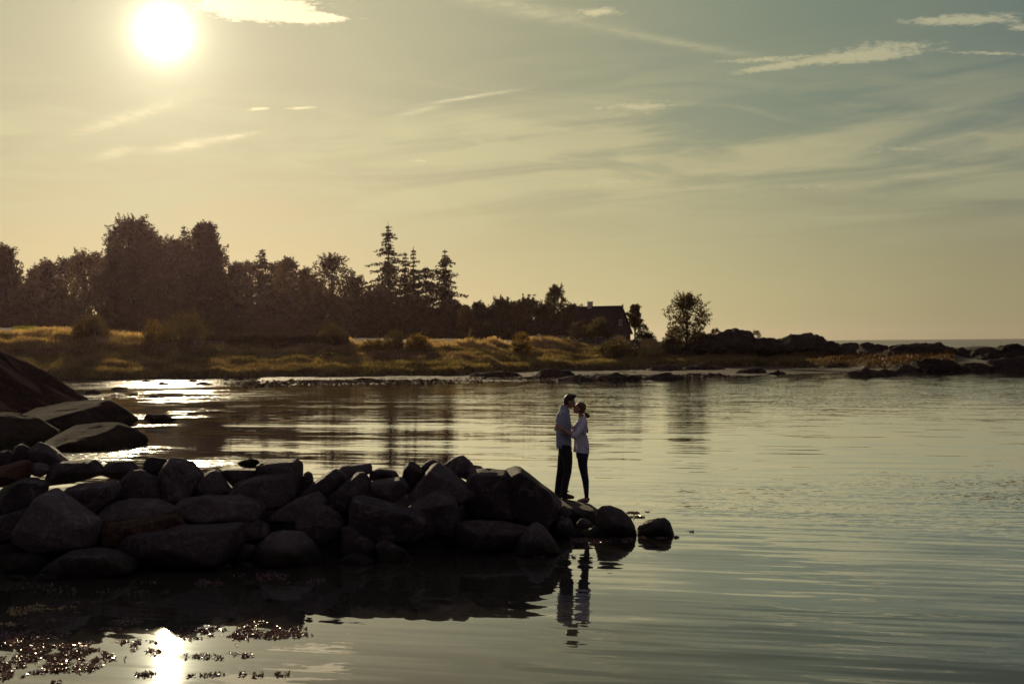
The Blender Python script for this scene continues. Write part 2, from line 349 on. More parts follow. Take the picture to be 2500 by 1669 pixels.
# water: a dark body with a rippled reflecting surface (real slopes in metres)
def water_mat():
    m, q, b, t = new_mat('water')
    P = q.n('ShaderNodeNewGeometry').outputs['Position']
    s = q.n('ShaderNodeSeparateXYZ'); q.put(s.inputs[0], P); x, y, _ = s.outputs
    k = 1/math.hypot(1, .28); c = (k, -.28*k); tt = (.28*k, k)
    ca = q.add(q.mul(x, c[0]), q.mul(y, c[1])); cb = q.add(q.mul(x, tt[0]), q.mul(y, tt[1]))
    def S(px, py, pz=0): return q.comb(px, py, pz)
    w1 = q.sub(q.noise(S(q.mul(ca, .16), cb), 1.15, 1.5, .5, .35), .5)              # metre-long swell
    w2 = q.sub(q.noise(S(q.mul(ca, .11), cb, 5), 4.2, 1.6, .5, .22), .5)               # hand-wide ripples
    w25 = q.sub(q.noise(S(q.mul(ca, .08), cb, 8), .38, 1, .5, .3), .5)              # long slow undulation
    w3 = q.noise(S(q.mul(x, .6), y, 11), 9.0, 3, .6, .4, col=True)                  # chop of the gusts
    s3 = q.n('ShaderNodeSeparateXYZ'); q.put(s3.inputs[0], w3)
    wx = q.sub(s3.outputs[0], .5); wy = q.sub(s3.outputs[1], .5)
    # gust patches
    streak = q.noise(S(q.mul(x, .16), q.mul(y, .34), 2), 1.0, 4, .6, .4)
    streak2 = q.noise(S(q.mul(x, .35), q.mul(y, .10), 7), 1.0, 4, .6, .4)
    rough = q.mul(q.gauss(x, y, 11.5, 29.0, 6.5, 4.2, .35), 1.0)
    rough = q.add(rough, q.mul(q.gauss(x, y, 22, 84, 26, 20), .75))
    rough = q.add(rough, q.mul(q.gauss(x, y, 14.0, 20.0, 4.5, 1.6, -.1), .15))
    rough = q.mul(rough, q.add(.35, q.mul(q.smooth(streak, .35, .62), .9)))
    glit = q.mul(q.gauss(x, y, -29.5, 118.0, 9.5, 14.0), q.smooth(streak, .40, .50))
    glit = q.m('MAXIMUM', glit, q.mul(q.gauss(x, y, -21.0, 90.0, 7.0, 12.0), q.smooth(streak, .47, .53)))
    glit = q.m('MAXIMUM', glit, q.mul(q.gauss(x, y, -15.8, 62.0, 2.4, 10.0), q.smooth(streak, .52, .58)))
    glit = q.m('MAXIMUM', glit, q.mul(q.gauss(x, y, -12.2, 41.0, 1.7, 4.0), 1.0))
    glit = q.m('MAXIMUM', glit, q.mul(q.gauss(x, y, -8.2, 38.6, 1.0, 1.7), 1.0))
    glit = q.mul(glit, q.add(.25, q.mul(q.smooth(q.noise(S(q.mul(x, .35), q.mul(y, 1.6), 4), 1.0, 3, .6), .42, .56), .9)))
    far = q.smooth(y, 175, 240)
    chop = q.add(q.add(q.mul(rough, .60), q.mul(q.smooth(glit, .12, .6), .75)), q.add(q.mul(far, 1.3), .012))
    right = q.smooth(q.sub(x, q.mul(y, -.03)), -1.0, 4.0)
    a1 = q.add(.035, q.mul(right, .035)); near = q.mul(q.smooth(y, 16, 45), q.sub(1.0, right))
    sl_t = q.add(q.add(q.mul(w1, a1), q.mul(w2, q.add(q.add(.045, q.mul(right, .075)), q.mul(near, .05)))), q.mul(w25, q.mul(q.sub(1.0, q.mul(right, .8)), q.add(.02, q.mul(near, .06)))))
    sl_c = q.mul(w2, .012)
    nx = q.add(q.add(q.mul(sl_t, tt[0]), q.mul(sl_c, c[0])), q.mul(wx, chop))
    ny = q.add(q.add(q.mul(sl_t, tt[1]), q.mul(sl_c, c[1])), q.mul(wy, chop))
    nrm = q.vm('NORMALIZE', q.comb(nx, ny, 1.0))
    t.links.new(nrm, b.inputs['Normal'])
    # sea-water reflectance: weak looking down, nearly total at grazing angles
    b.inputs['Base Color'].default_value = (.05, .045, .036, 1); b.inputs['Roughness'].default_value = .9; b.inputs['Specular IOR Level'].default_value = 0
    gl = q.n('ShaderNodeBsdfGlossy'); q.put(gl.inputs['Roughness'], q.add(.02, q.mul(q.smooth(glit, .1, .6), .07))); gl.inputs[0].default_value = (1, 1, 1, 1); t.links.new(nrm, gl.inputs['Normal'])
    lw = q.n('ShaderNodeLayerWeight'); lw.inputs[0].default_value = .5; t.links.new(nrm, lw.inputs['Normal'])
    fr = q.ramp(lw.outputs['Facing'], [(0, .02), (.4, .06), (.65, .14), (.767, .24), (.86, .74), (.915, 1.0), (1.0, 1.0)])
    mx = q.n('ShaderNodeMixShader'); t.links.new(q.mul(fr, q.sub(1.0, q.mul(far, .5))), mx.inputs[0]); t.links.new(b.outputs[0], mx.inputs[1]); t.links.new(gl.outputs[0], mx.inputs[2])
    t.links.new(mx.outputs[0], t.nodes['Material Output'].inputs[0])
    return m
M['water'] = water_mat()
def mud_mat():
    m, q, b, t = new_mat('wet_mud')
    P = q.n('ShaderNodeNewGeometry').outputs['Position']
    n = q.noise(P, 2.2, 6, .7); n2 = q.noise(P, 14, 4, .7)
    q.put(b.inputs['Base Color'], q.mix(q.smooth(n, .4, .6), (.13, .09, .055), (.06, .042, .028)))
    q.put(b.inputs['Roughness'], q.add(.55, q.mul(q.smooth(n2, .4, .6), .3))); b.inputs['Specular IOR Level'].default_value = .08
    bump(q, b, q.add(n2, q.mul(n, .6)), .15); return m
M['mud'] = mud_mat()

# ------------------------------------------------------------------ water and land
bm = bmesh.new(); Rw = 6400
vs_ = [bm.verts.new((Rw*math.cos(a), Rw*math.sin(a), 0)) for a in [2*math.pi*i/64 for i in range(64)]]
bm.faces.new(vs_)
wat = link_mesh('water', bm_mesh('water', bm, False), M['water']); tag(wat, 'calm rippled bay water mirroring a golden evening sky', kind='structure')

UU = [-900, 0, 160, 300, 500, 640, 900, 1120, 1250, 1400, 1650, 1870, 2050, 2200, 2500, 3400]
DS = [134, 135, 136, 137, 138, 138, 138, 138, 150, 164, 169, 171, 163, 142, 139, 139]
ZM = [4.6, 4.2, 4.1, 3.9, 3.0, 2.8, 2.75, 2.7, 2.7, 2.75, 2.6, 2.15, 1.9, 1.8, 1.9, 2.0]
ZT = [6.5, 5.6, 5.4, 5.0, 4.4, 4.0, 3.6, 3.4, 3.3, 3.1, 2.7, 1.6, -1.0, -1.5, -1.5, -1.5]
def terr(X_, Y_):
    X_ = np.asarray(X_, float); Y_ = np.asarray(Y_, float)
    u = CX+F*X_/Y_
    ds = np.interp(u, UU, DS)+1.2*np.sin(u*.021)+.8*np.sin(u*.067+1)
    zm = np.interp(u, UU, ZM); zt = np.interp(u, UU, ZT)
    d = Y_-ds
    t = np.clip(d/26, 0, 1)
    z = .45*np.clip(d/1.2, 0, 1)+(zm-.45)*(t*t*(3-2*t))*.5+(zm-.45)*t*.5
    t2 = np.clip((d-26)/40, 0, 1); z = z+(zt-zm)*t2*t2*(3-2*t2)
    z = z+.20*np.sin(X_*.23+Y_*.31)*t+.17*np.sin(X_*.31-Y_*.63+2)*t+.07*np.sin(X_*1.3+Y_*.9)*t
    return np.where(d < 0, np.maximum(-1.2, d*.35), z)
def th(x, y): return float(terr(x, y))
ug = np.linspace(-2600, 4600, 520)
dg_ = np.concatenate([np.linspace(118, 200, 190), np.linspace(202, 520, 60)])
UUg, DDg = np.meshgrid(ug, dg_)
Xg = (UUg-CX)/F*DDg; Zg = terr(Xg, DDg)
V = np.stack([Xg.ravel(), DDg.ravel(), Zg.ravel()], 1)
r_, c_ = UUg.shape; ii = np.arange(r_*c_).reshape(r_, c_)
Fq = np.stack([ii[:-1, :-1].ravel(), ii[:-1, 1:].ravel(), ii[1:, 1:].ravel(), ii[1:, :-1].ravel()], 1)
gr = link_mesh('ground', arr_mesh('ground', V, Fq, True), M['soil']); tag(gr, 'brown earth of the low coastal meadow', kind='structure')

# tidal flat in front of the meadow: barely above the water
uf = np.linspace(560, 2230, 420); df = np.linspace(0, 1, 90)
A, B = np.meshgrid(uf, df)
near_ = np.interp(A, [560, 700, 1100, 1400, 1650, 1950, 2100, 2230], [118, 109, 112, 116, 120, 131, 138, 146]); far_ = np.interp(A, UU, DS)+1
Yf = near_+(far_-near_)*B; Xf = (A-CX)/F*Yf
rng = np.random.default_rng(3)
def vnoise(x, y, seed=0):
    """smooth value noise"""
    xi = np.floor(x).astype(int); yi = np.floor(y).astype(int); fx = x-xi; fy = y-yi
    fx = fx*fx*(3-2*fx); fy = fy*fy*(3-2*fy)
    def h(a, b): 
        n = np.sin(a*127.1+b*311.7+seed*74.7)*43758.5453; return n-np.floor(n)
    return (h(xi, yi)*(1-fx)+h(xi+1, yi)*fx)*(1-fy)+(h(xi, yi+1)*(1-fx)+h(xi+1, yi+1)*fx)*fy
Zf = .018+.05*(vnoise(Xf*.5, Yf*.25, 1)-.5)+.05*(vnoise(Xf*2, Yf*1.1, 2)-.5)
inlet = np.exp(-((B-.86)/.06)**2)*((A > 1390) & (A < 1580) | (A > 1860) & (A < 2190))
edge = np.minimum(1, np.minimum(B/.12, 1)); Zf = Zf*1.0-(1-edge)*.06-inlet*.3-.2*np.clip((A-2150)/80, 0, 1)-.2*np.clip((640-A)/80, 0, 1)
r_, c_ = A.shape; ii = np.arange(r_*c_).reshape(r_, c_)
Fq = np.stack([ii[:-1, :-1].ravel(), ii[:-1, 1:].ravel(), ii[1:, 1:].ravel(), ii[1:, :-1].ravel()], 1)
mf = link_mesh('mudflat', arr_mesh('mudflat', np.stack([Xf.ravel(), Yf.ravel(), Zf.ravel()], 1), Fq, True), M['mud']); tag(mf, 'wet tidal mudflat glistening along the far shore', kind='structure')

# ------------------------------------------------------------------ rocks
def make_rock(name, label, cat, poly, D, mat, depth=None, voxel=.035, amp=.018, seed=0, group=None, low=False, ridge=False, lean=False, grow=1.06):
    rnd = random.Random(seed*77+5)
    P3 = [un(px, py, D) for px, py in poly]
    if name == 'boulder' and grow != 1.0:
        g0 = sum(P3, Vector())/len(P3); P3 = [g0+(p-g0)*grow for p in P3]
    c = sum(P3, Vector())/len(P3)
    w = max(p.x for p in P3)-min(p.x for p in P3); h = max(p.z for p in P3)-min(p.z for p in P3)
    if depth is None: depth = .36*(w+h)*.9
    if ridge:
        rings = [(-1.0, .30), (-.62, .70), (-.25, .93), (0, 1.0), (.3, .94), (.7, .6), (1.0, .25)]
        zb = min(p.z for p in P3); bm = bmesh.new(); RG = []
        for dy, s_ in rings:
            RG.append([bm.verts.new(Vector((c.x+(p.x-c.x)*(.8+.2*s_), D+dy*depth*(1+rnd.uniform(-.1, .1)), zb-.3+(p.z-zb+.3)*s_*rnd.uniform(.9, 1.06 if dy else 1.0)))-c) for p in P3])
        for A_, B_ in zip(RG, RG[1:]):
            for j in range(len(P3)): bm.faces.new((A_[j], A_[(j+1) % len(P3)], B_[(j+1) % len(P3)], B_[j]))
        bm.faces.new(RG[0]); bm.faces.new(list(reversed(RG[-1]))); bmesh.ops.recalc_face_normals(bm, faces=bm.faces)
        me = bm_mesh(name, bm, False); me = remeshed(me, voxel, 0)
        n = len(me.vertices); co = np.empty(n*3); me.vertices.foreach_get('co', co); co = co.reshape(-1, 3)
        no = np.empty(n*3); me.vertices.foreach_get('normal', no); no = no.reshape(-1, 3)
        k1 = .45; dsp = np.array([noise.noise(Vector((x*k1+seed, y*k1, z*k1*3.2)))+.6*noise.noise(Vector((x*1.3+seed, y*1.3, z*3.5)))+.4*abs(noise.noise(Vector((x*3+seed, y*3, z*5)))) for x, y, z in co])
        co = co+no*(dsp*amp*2.2)[:, None]; me.vertices.foreach_set('co', co.ravel()); me.update()
        o = link_mesh(name, me, mat); o.location = c
        tag(o, label, cat, group); return o
    pts = list(P3)
    if lean: prof = ((-.5, .93, -.16), (-1.0, .72, -.40), (.25, .9, -.06), (.5, .6, -.2))
    elif low: prof = ((-.45, .84, -.04), (-.85, .5, -.10), (.5, .80, -.02), (.95, .45, -.08))
    else: prof = ()
    for (dy, s, dz) in prof:
        for p in P3:
            j = 1+rnd.uniform(-.10, .08)*(.3 if lean else 1)
            v = c+(p-c)*s*j; v.y = D+dy*depth*(1+rnd.uniform(-.3, .3)); v.z += dz*h
            pts.append(v)
    if not low and not lean:
        o_ = rnd.randint(0, 1)
        for sg in (-1, 1):
            for p in P3[o_::2]:
                v = c+(p-c)*rnd.uniform(.84, 1.02); v.z -= (.05 if sg < 0 else .15)*h; v.y = D+sg*depth*rnd.uniform(.35, .95); pts.append(v)
            for _ in range(2):
                v = c+Vector((rnd.uniform(-.36, .36)*w, 0, rnd.uniform(-.38, .22)*h)); v.y = D+sg*depth*rnd.uniform(.7, 1.05); pts.append(v)
    bm = bmesh.new()
    for p in pts: bm.verts.new(p-c)
    r = bmesh.ops.convex_hull(bm, input=bm.verts)
    kill = [e for e in r['geom_interior'] if isinstance(e, bmesh.types.BMVert)]+[e for e in r['geom_unused'] if isinstance(e, bmesh.types.BMVert)]
    bmesh.ops.delete(bm, geom=list(set(kill)), context='VERTS')
    me = bm_mesh(name, bm); me = remeshed(me, voxel, 0 if not low else 2)
    n = len(me.vertices); co = np.empty(n*3); me.vertices.foreach_get('co', co); co = co.reshape(-1, 3)
    no = np.empty(n*3); me.vertices.foreach_get('normal', no); no = no.reshape(-1, 3)
    W = co+np.array(c)[None]
    f = 1.0/(.018*28) if amp < .02 else 1.0/(amp*28)
    off = Vector((seed*3.1, seed*1.7, seed*.9))
    disp = np.array([noise.noise(Vector(p)*f+off)*1.0+noise.noise(Vector(p)*f*2.7+off)*.5+noise.noise(Vector(p)*f*7+off)*.22 for p in W])
    co = co+no*(disp*amp)[:, None]
    me.vertices.foreach_set('co', co.ravel()); me.update()
    o = link_mesh(name, me, mat); o.location = c
    tag(o, label, cat, group); return o

reg = {'5': (0, 1000, 3.3557), '6': (600, 1050, 3.614), '7': (1150, 1080, 3.915), 'L': (0, 820, 4.612), '1': (0, 500, 3.485), '2': (550, 500, 3.485), '3': (1150, 650, 3.356), '4': (1750, 700, 3.132), 'B': (0, 1380, 2.936), 'S': (100, 850, 3.356)}
def rp(r, pts):
    ox, oy, s = reg[r]; return [(ox+x/s, oy+y/s) for x, y in pts]
def D_slope(px, py):
    D0 = np.interp(px, [0, 500, 1000, 1400, 1700], [19.4, 20.3, 20.9, 22.0, 23.0])
    a, b = ray(px, py); return (CAMZ+.55*D0)/(-b+.55)
GRP = 'boulders piled up in the breakwater'
rocks = [
 ('5', [(90, 1075), (220, 930), (330, 790), (400, 680), (470, 650), (560, 710), (700, 830), (820, 890), (830, 950), (800, 1050), (600, 1130), (350, 1140), (150, 1100)], 'granite_pale', 'largest pale grey boulder at the left foot of the breakwater, shaped like a broad pyramid'),
 ('5', [(-40, 860), (20, 650), (200, 560), (290, 560), (350, 600), (400, 600), (330, 700), (280, 780), (100, 850)], 'granite', 'rounded grey boulder at the left frame edge behind the pale pyramid boulder'),
 ('5', [(-60, 640), (-40, 480), (180, 410), (240, 410), (265, 470), (200, 560), (80, 600)], 'granite_rust', 'rust-orange rock on top of the breakwater at the left frame edge'),
 ('5', [(250, 440), (330, 425), (400, 450), (420, 490), (330, 550), (270, 520)], 'granite_pale', 'small pale rock touching the rust-orange rock on the breakwater'),
 ('5', [(400, 600), (420, 470), (460, 430), (660, 410), (780, 410), (830, 470), (870, 500), (600, 600)], 'granite_dark', 'dark flat-topped block on the crest just right of the small pale rock'),
 ('5', [(840, 500), (900, 420), (1000, 410), (1090, 430), (1170, 490), (1100, 560), (930, 550)], 'granite_dark', 'low dark hump on the crest under the glittering water'),
 ('5', [(1180, 520), (1180, 440), (1210, 392), (1260, 388), (1370, 405), (1330, 470), (1300, 560)], 'granite_dark', 'dark squarish rock leaning on the left side of the tall cracked boulder'),
 ('5', [(1290, 560), (1350, 450), (1410, 395), (1500, 400), (1580, 430), (1600, 490), (1660, 520), (1640, 560), (1560, 710), (1500, 740), (1400, 780), (1300, 740)], 'granite', 'tall cracked grey boulder with a rounded top on the left crest'),
 ('5', [(1540, 720), (1640, 590), (1700, 510), (1760, 490), (1810, 520), (1880, 630), (1910, 700), (1750, 730)], 'granite', 'sharp triangular boulder between the tall cracked one and the gold-topped block'),
 ('5', [(1800, 500), (1870, 480), (1960, 495), (2120, 480), (2190, 530), (1950, 620), (1900, 620)], 'granite_dark', 'thin dark slab lying behind the sharp triangular boulder'),
 ('6', [(115, 330), (135, 290), (200, 258), (440, 252), (498, 290), (490, 400), (500, 570), (430, 590), (350, 500), (140, 420)], 'granite', 'square-topped block standing highest beside the small oval stone'),
 ('6', [(-150, 560), (-60, 450), (60, 415), (130, 395), (380, 390), (430, 560), (400, 610), (330, 680), (150, 680), (0, 620)], 'granite', 'broad block with a gold sunlit top edge below the square-topped block'),
 ('5', [(560, 640), (700, 600), (950, 590), (990, 640), (960, 700), (860, 780), (800, 840), (700, 790), (560, 690)], 'granite', 'grey wedge boulder wedged right of the pale pyramid boulder top'),
 ('5', [(980, 700), (1000, 560), (1060, 505), (1150, 495), (1290, 560), (1320, 700), (1200, 760), (1050, 750)], 'granite_dark', 'upright brown boulder in the second row left of the tall cracked one'),
 ('5', [(800, 870), (900, 770), (1080, 730), (1300, 730), (1430, 800), (1440, 850), (1200, 900), (950, 920), (830, 920)], 'granite', 'wide flat slab in mid slope right of the pale pyramid boulder'),
 ('5', [(820, 910), (1440, 850), (1500, 940), (1380, 980), (1150, 1000), (950, 1080), (820, 1120)], 'granite_rust', 'dark reddish slab tucked under the wide flat slab'),
 ('5', [(1440, 800), (1500, 730), (1700, 700), (1950, 700), (2110, 740), (2160, 800), (2150, 860), (1900, 940), (1600, 950), (1450, 890)], 'granite', 'wide ridged slab below the sharp triangular boulder'),
 ('5', [(880, 1050), (1200, 960), (1560, 960), (1960, 930), (1970, 1100), (1900, 1210), (1700, 1260), (1000, 1240), (830, 1140)], 'granite_dark', 'longest box-shaped slab low on the left slope'),
 ('5', [(-60, 890), (280, 790), (230, 920), (60, 1090), (-60, 1060)], 'granite_dark', 'dark rock at the left frame edge squeezed against the pale pyramid boulder'),
 ('5', [(370, 1290), (450, 1230), (600, 1150), (800, 1130), (930, 1150), (1100, 1230), (1110, 1280), (900, 1350), (600, 1370), (420, 1350)], 'granite', 'low rounded boulder at the waterline in front of the pale pyramid boulder'),
 ('5', [(20, 1200), (100, 1175), (300, 1180), (380, 1240), (360, 1320), (200, 1350), (40, 1310)], 'granite_dark', 'low rounded stone at the waterline in the left corner of the breakwater'),
 ('5', [(260, 1385), (330, 1340), (430, 1340), (490, 1370), (440, 1415), (300, 1420)], 'granite_pale', 'small pale flat stone nearest the camera in the weedy shallows'),
 ('5', [(50, 1375), (120, 1345), (220, 1360), (240, 1395), (130, 1412)], 'granite', 'small flat grey stone left of the pale stone in the shallows'),
 ('5', [(1940, 1130), (2010, 1095), (2090, 1100), (2110, 1160), (2060, 1220), (1960, 1210)], 'granite', 'small round stone between the box-shaped slab and the low dome'),
 ('5', [(1740, 1300), (1800, 1250), (1880, 1260), (1900, 1305), (1820, 1330)], 'granite_dark', 'small dark stone at the waterline under the box-shaped slab'),
 ('5', [(110, 400), (110, 310), (180, 275), (250, 310), (280, 420), (200, 450)], 'granite_dark', 'dark knob on the far side of the breakwater near the left edge'),
 ('5', [(270, 330), (320, 262), (400, 290), (470, 360), (580, 430), (450, 470), (300, 440)], 'granite_dark', 'dark sloping rock on the far side beside the left glitter patch'),
 ('5', [(-60, 370), (70, 330), (110, 370), (100, 440), (-60, 490)], 'granite_dark', 'dark lump at the left edge behind the rust-orange rock'),
 ('6', [(500, 440), (510, 380), (550, 358), (585, 375), (602, 440), (560, 520), (510, 520)], 'granite_dark', 'small upright oval stone right of the square-topped block'),
 ('6', [(490, 570), (560, 490), (680, 400), (790, 340), (870, 380), (900, 450), (720, 580), (560, 620)], 'granite', 'boulder sloping up to the right beside the small oval stone'),
 ('6', [(800, 360), (860, 305), (960, 292), (1090, 292), (1112, 320), (1105, 375), (1000, 400), (900, 420), (850, 430)], 'granite', 'smooth long-backed boulder on the crest left of the skyline gap'),
 ('6', [(890, 420), (920, 345), (960, 335), (1040, 355), (1090, 420), (940, 460)], 'granite_rust', 'brown rock under the smooth long-backed boulder'),
 ('6', [(670, 640), (740, 560), (860, 470), (980, 375), (1050, 370), (1090, 440), (1100, 580), (1000, 640), (900, 720), (780, 730)], 'granite', 'big slanted boulder with a gold sunlit upper edge, mid breakwater'),
 ('6', [(1090, 440), (1100, 360), (1180, 330), (1240, 335), (1320, 360), (1360, 420), (1200, 460)], 'granite_dark', 'small rounded crest rock between the long-backed boulder and the dark horn'),
 ('6', [(1090, 460), (1180, 430), (1370, 415), (1440, 520), (1300, 620), (1160, 630), (1100, 580)], 'granite', 'flat-faced grey block below the small rounded crest rock'),
 ('6', [(1370, 450), (1400, 320), (1440, 270), (1520, 305), (1570, 350), (1530, 470), (1430, 540)], 'granite_dark', 'dark horn-shaped rock on the crest left of the big peaked boulder'),
 ('6', [(1540, 330), (1600, 270), (1655, 255), (1720, 290), (1750, 320), (1640, 400), (1560, 380)], 'granite_dark', 'dark roof-shaped rock just behind the big peaked boulder'),
 ('6', [(1440, 560), (1560, 430), (1640, 320), (1700, 290), (1780, 340), (1900, 430), (2040, 540), (2060, 600), (1850, 640), (1650, 600)], 'granite', 'big peaked boulder shaped like a tent in the middle of the crest'),
 ('6', [(1730, 320), (1830, 240), (1920, 222), (1980, 270), (2010, 310), (1980, 420), (1850, 400)], 'granite', 'highest boulder of the crest, behind the tent-shaped one'),
 ('6', [(1925, 410), (1950, 340), (2000, 308), (2070, 320), (2120, 360), (2100, 470), (1980, 470)], 'granite', 'rounded boulder with a bright rim right of the highest crest boulder'),
 ('6', [(930, 700), (960, 600), (1000, 583), (1200, 615), (1420, 680), (1600, 730), (1660, 800), (1640, 930), (1400, 950), (1100, 970), (950, 900)], 'granite', 'longest oblong boulder in the front row, mid breakwater'),
 ('6', [(1420, 690), (1560, 590), (1700, 535), (1780, 545), (1850, 600), (1880, 740), (1840, 930), (1700, 940), (1640, 800)], 'granite', 'upright boulder leaning on the right end of the oblong one'),
 ('6', [(440, 720), (520, 645), (620, 630), (740, 680), (830, 740), (870, 820), (870, 960), (700, 990), (560, 920), (470, 820)], 'granite_dark', 'dark bulky boulder left of the oblong one'),
 ('6', [(180, 780), (300, 680), (450, 600), (640, 545), (700, 620), (520, 680), (440, 760), (300, 820)], 'granite', 'thin slab slanting down left behind the dark bulky boulder'),
 ('6', [(50, 1130), (120, 1010), (230, 910), (330, 890), (500, 900), (590, 980), (650, 1080), (650, 1170), (400, 1200), (120, 1190)], 'granite', 'low dome-shaped boulder at the waterline, left middle'),
 ('6', [(850, 860), (930, 840), (1010, 930), (1130, 990), (1180, 1090), (1000, 1130), (840, 1110)], 'granite', 'brown wedge at the foot of the oblong boulder'),
 ('6', [(1150, 1010), (1230, 960), (1290, 990), (1400, 1050), (1470, 1130), (1300, 1170), (1190, 1140)], 'granite', 'small rounded boulder at the waterline under the oblong one'),
 ('6', [(810, 1160), (900, 1090), (1000, 1080), (1090, 1110), (1130, 1160), (1000, 1200), (880, 1200)], 'granite_dark', 'flat half-sunk stone in the shallows under the brown wedge'),
 ('6', [(1430, 1080), (1490, 1025), (1545, 1070), (1530, 1110), (1460, 1125)], 'granite_pale', 'small pale stone between two waterline boulders, mid breakwater'),
 ('6', [(-170, 760), (60, 770), (200, 830), (210, 920), (50, 1010), (-100, 1030)], 'granite_dark', 'dark block under the wide ridged slab'),
 ('6', [(1860, 820), (2050, 790), (2250, 800), (2360, 850), (2360, 990), (2100, 1010), (1880, 980)], 'granite_dark', 'dark base block left below the biggest boulder'),
 ('7', [(-60, 430), (-20, 330), (20, 268), (150, 252), (330, 268), (420, 480), (400, 700), (100, 740), (-60, 620)], 'granite', 'flat-topped dark boulder joined to the left side of the biggest boulder'),
 ('7', [(300, 420), (345, 262), (430, 236), (480, 246), (590, 340), (730, 440), (800, 490), (850, 560), (850, 680), (700, 740), (400, 780), (300, 640)], 'granite', 'biggest boulder of the breakwater, sloping down to the couple\'s feet'),
 ('7', [(390, 1060), (480, 900), (560, 790), (630, 765), (690, 800), (760, 880), (860, 1040), (700, 1085), (500, 1085)], 'granite_pale', 'greenish cone-shaped boulder rising from the water below the biggest boulder'),
 ('7', [(735, 860), (760, 760), (840, 680), (900, 690), (970, 750), (985, 830), (940, 900), (820, 920)], 'granite_pale', 'pale rounded boulder right of the cone-shaped one'),
 ('7', [(840, 650), (880, 595), (930, 620), (965, 680), (900, 710)], 'granite', 'small brown stone between the couple\'s rock and the biggest boulder'),
 ('7', [(1190, 780), (1220, 640), (1260, 612), (1330, 602), (1440, 645), (1520, 720), (1560, 800), (1578, 885), (1400, 915), (1230, 900)], 'granite_dark', 'large smooth round boulder at the tip, right of the couple'),
 ('7', [(1578, 880), (1600, 800), (1680, 745), (1780, 722), (1850, 718), (1900, 760), (1942, 880), (1900, 905), (1620, 905)], 'granite_dark', 'lone smooth boulder in the water off the end of the breakwater'),
 ('7', [(1005, 780), (1050, 725), (1110, 730), (1165, 775), (1120, 820), (1040, 820)], 'granite', 'small round stone beneath the couple\'s rock'),
 ('7', [(1020, 890), (1060, 830), (1200, 780), (1280, 790), (1430, 890), (1200, 915)], 'granite', 'flat pale-edged stone at the waterline under the large round boulder'),
 ('7', [(-100, 760), (300, 750), (640, 820), (520, 880), (420, 1010), (-100, 1000)], 'granite_dark', 'dark base block left of the cone-shaped boulder'),
]
for i, (r, pts, mt, lab) in enumerate(rocks):
    pl = rp(r, pts); ax = sum(p[0] for p in pl)/len(pl); ay = sum(p[1] for p in pl)/len(pl)
    mt_ = 'granite' if mt not in M else mt
    D = D_slope(ax, ay+8)
    if 'waterline' in lab or 'in the shallows' in lab or 'off the end' in lab or 'rising from' in lab or 'tip, right' in lab or 'weedy shallows' in lab or 'pale rounded' in lab:
        D = ground_D(ax, max(p[1] for p in pl)-2)+.25
    make_rock('boulder', lab, 'boulder', pl, D, M[mt_], voxel=.027, amp=.012 if 'smooth' not in lab else .008, seed=i, group=GRP, low='smooth' in lab or 'large round' in lab or 'cone' in lab or 'dome' in lab)
couple_rock = make_rock('boulder', 'low sloping rock the kissing couple stands on', 'boulder', rp('7', [(700, 470), (790, 492), (850, 520), (930, 548), (1000, 549), (1140, 558), (1220, 612), (1260, 720), (1150, 800), (950, 800), (800, 700)]), 25.15, M['granite_dark'], depth=1.25, voxel=.03, amp=.008, grow=1.0, seed=91, group=GRP)
couple_rock.location.z -= .05
# bedrock on the left
make_rock('bedrock_ridge', 'steep ribbed bedrock ridge running down into the bay at the left', 'rock ridge', rp('L', [(-900, -40), (-300, 60), (0, 190), (150, 235), (300, 300), (480, 375), (600, 455), (760, 565), (980, 695), (1010, 730), (640, 800), (360, 880), (0, 960), (-900, 960)]), 70, M['bedrock'], depth=5.0, voxel=.10, amp=.05, lean=True, seed=101)
make_rock('rock_slab', 'long smooth rock slab just below the ribbed ridge', 'rock slab', rp('L', [(200, 900), (400, 815), (620, 785), (760, 745), (1000, 715), (1230, 712), (1430, 830), (1570, 940), (1500, 990), (1100, 990), (760, 1020), (300, 1060)]), 57.5, M['slab'], depth=3.2, voxel=.09, amp=.03, lean=True, seed=102, low=True, group='smooth rock slabs at the left shore')
make_rock('rock_slab', 'lower smooth rock slab ending at the left glitter patch', 'rock slab', rp('L', [(500, 1190), (700, 1080), (850, 1000), (1000, 985), (1360, 965), (1500, 1020), (1640, 1110), (1675, 1180), (1600, 1255), (1200, 1270), (800, 1270), (520, 1250)]), 46, M['slab'], depth=2.2, voxel=.075, amp=.03, lean=True, seed=103, low=True, group='smooth rock slabs at the left shore')
make_rock('rock_slab', 'dark broad rock slab at the left frame edge above the breakwater', 'rock slab', rp('L', [(-500, 860), (100, 850), (420, 900), (640, 1050), (640, 1240), (300, 1300), (-500, 1320)]), 48.5, M['slab'], depth=3.0, voxel=.09, amp=.04, lean=True, seed=104, low=True, group='smooth rock slabs at the left shore')
make_rock('rock', 'low dark rock in the water off the end of the long slab', 'rock', rp('L', [(1610, 940), (1650, 880), (1750, 865), (1850, 875), (2000, 945), (1900, 970), (1700, 970)]), 59, M['slab'], voxel=.05, amp=.02, seed=105, low=True)
make_rock('rock', 'small smooth rock in the calm water behind the square-topped block', 'rock', rp('5', [(1935, 445), (1980, 410), (2050, 395), (2110, 405), (2140, 442), (2040, 452)]), ground_D(610, 1132), M['slab'], voxel=.04, amp=.01, seed=106, low=True)

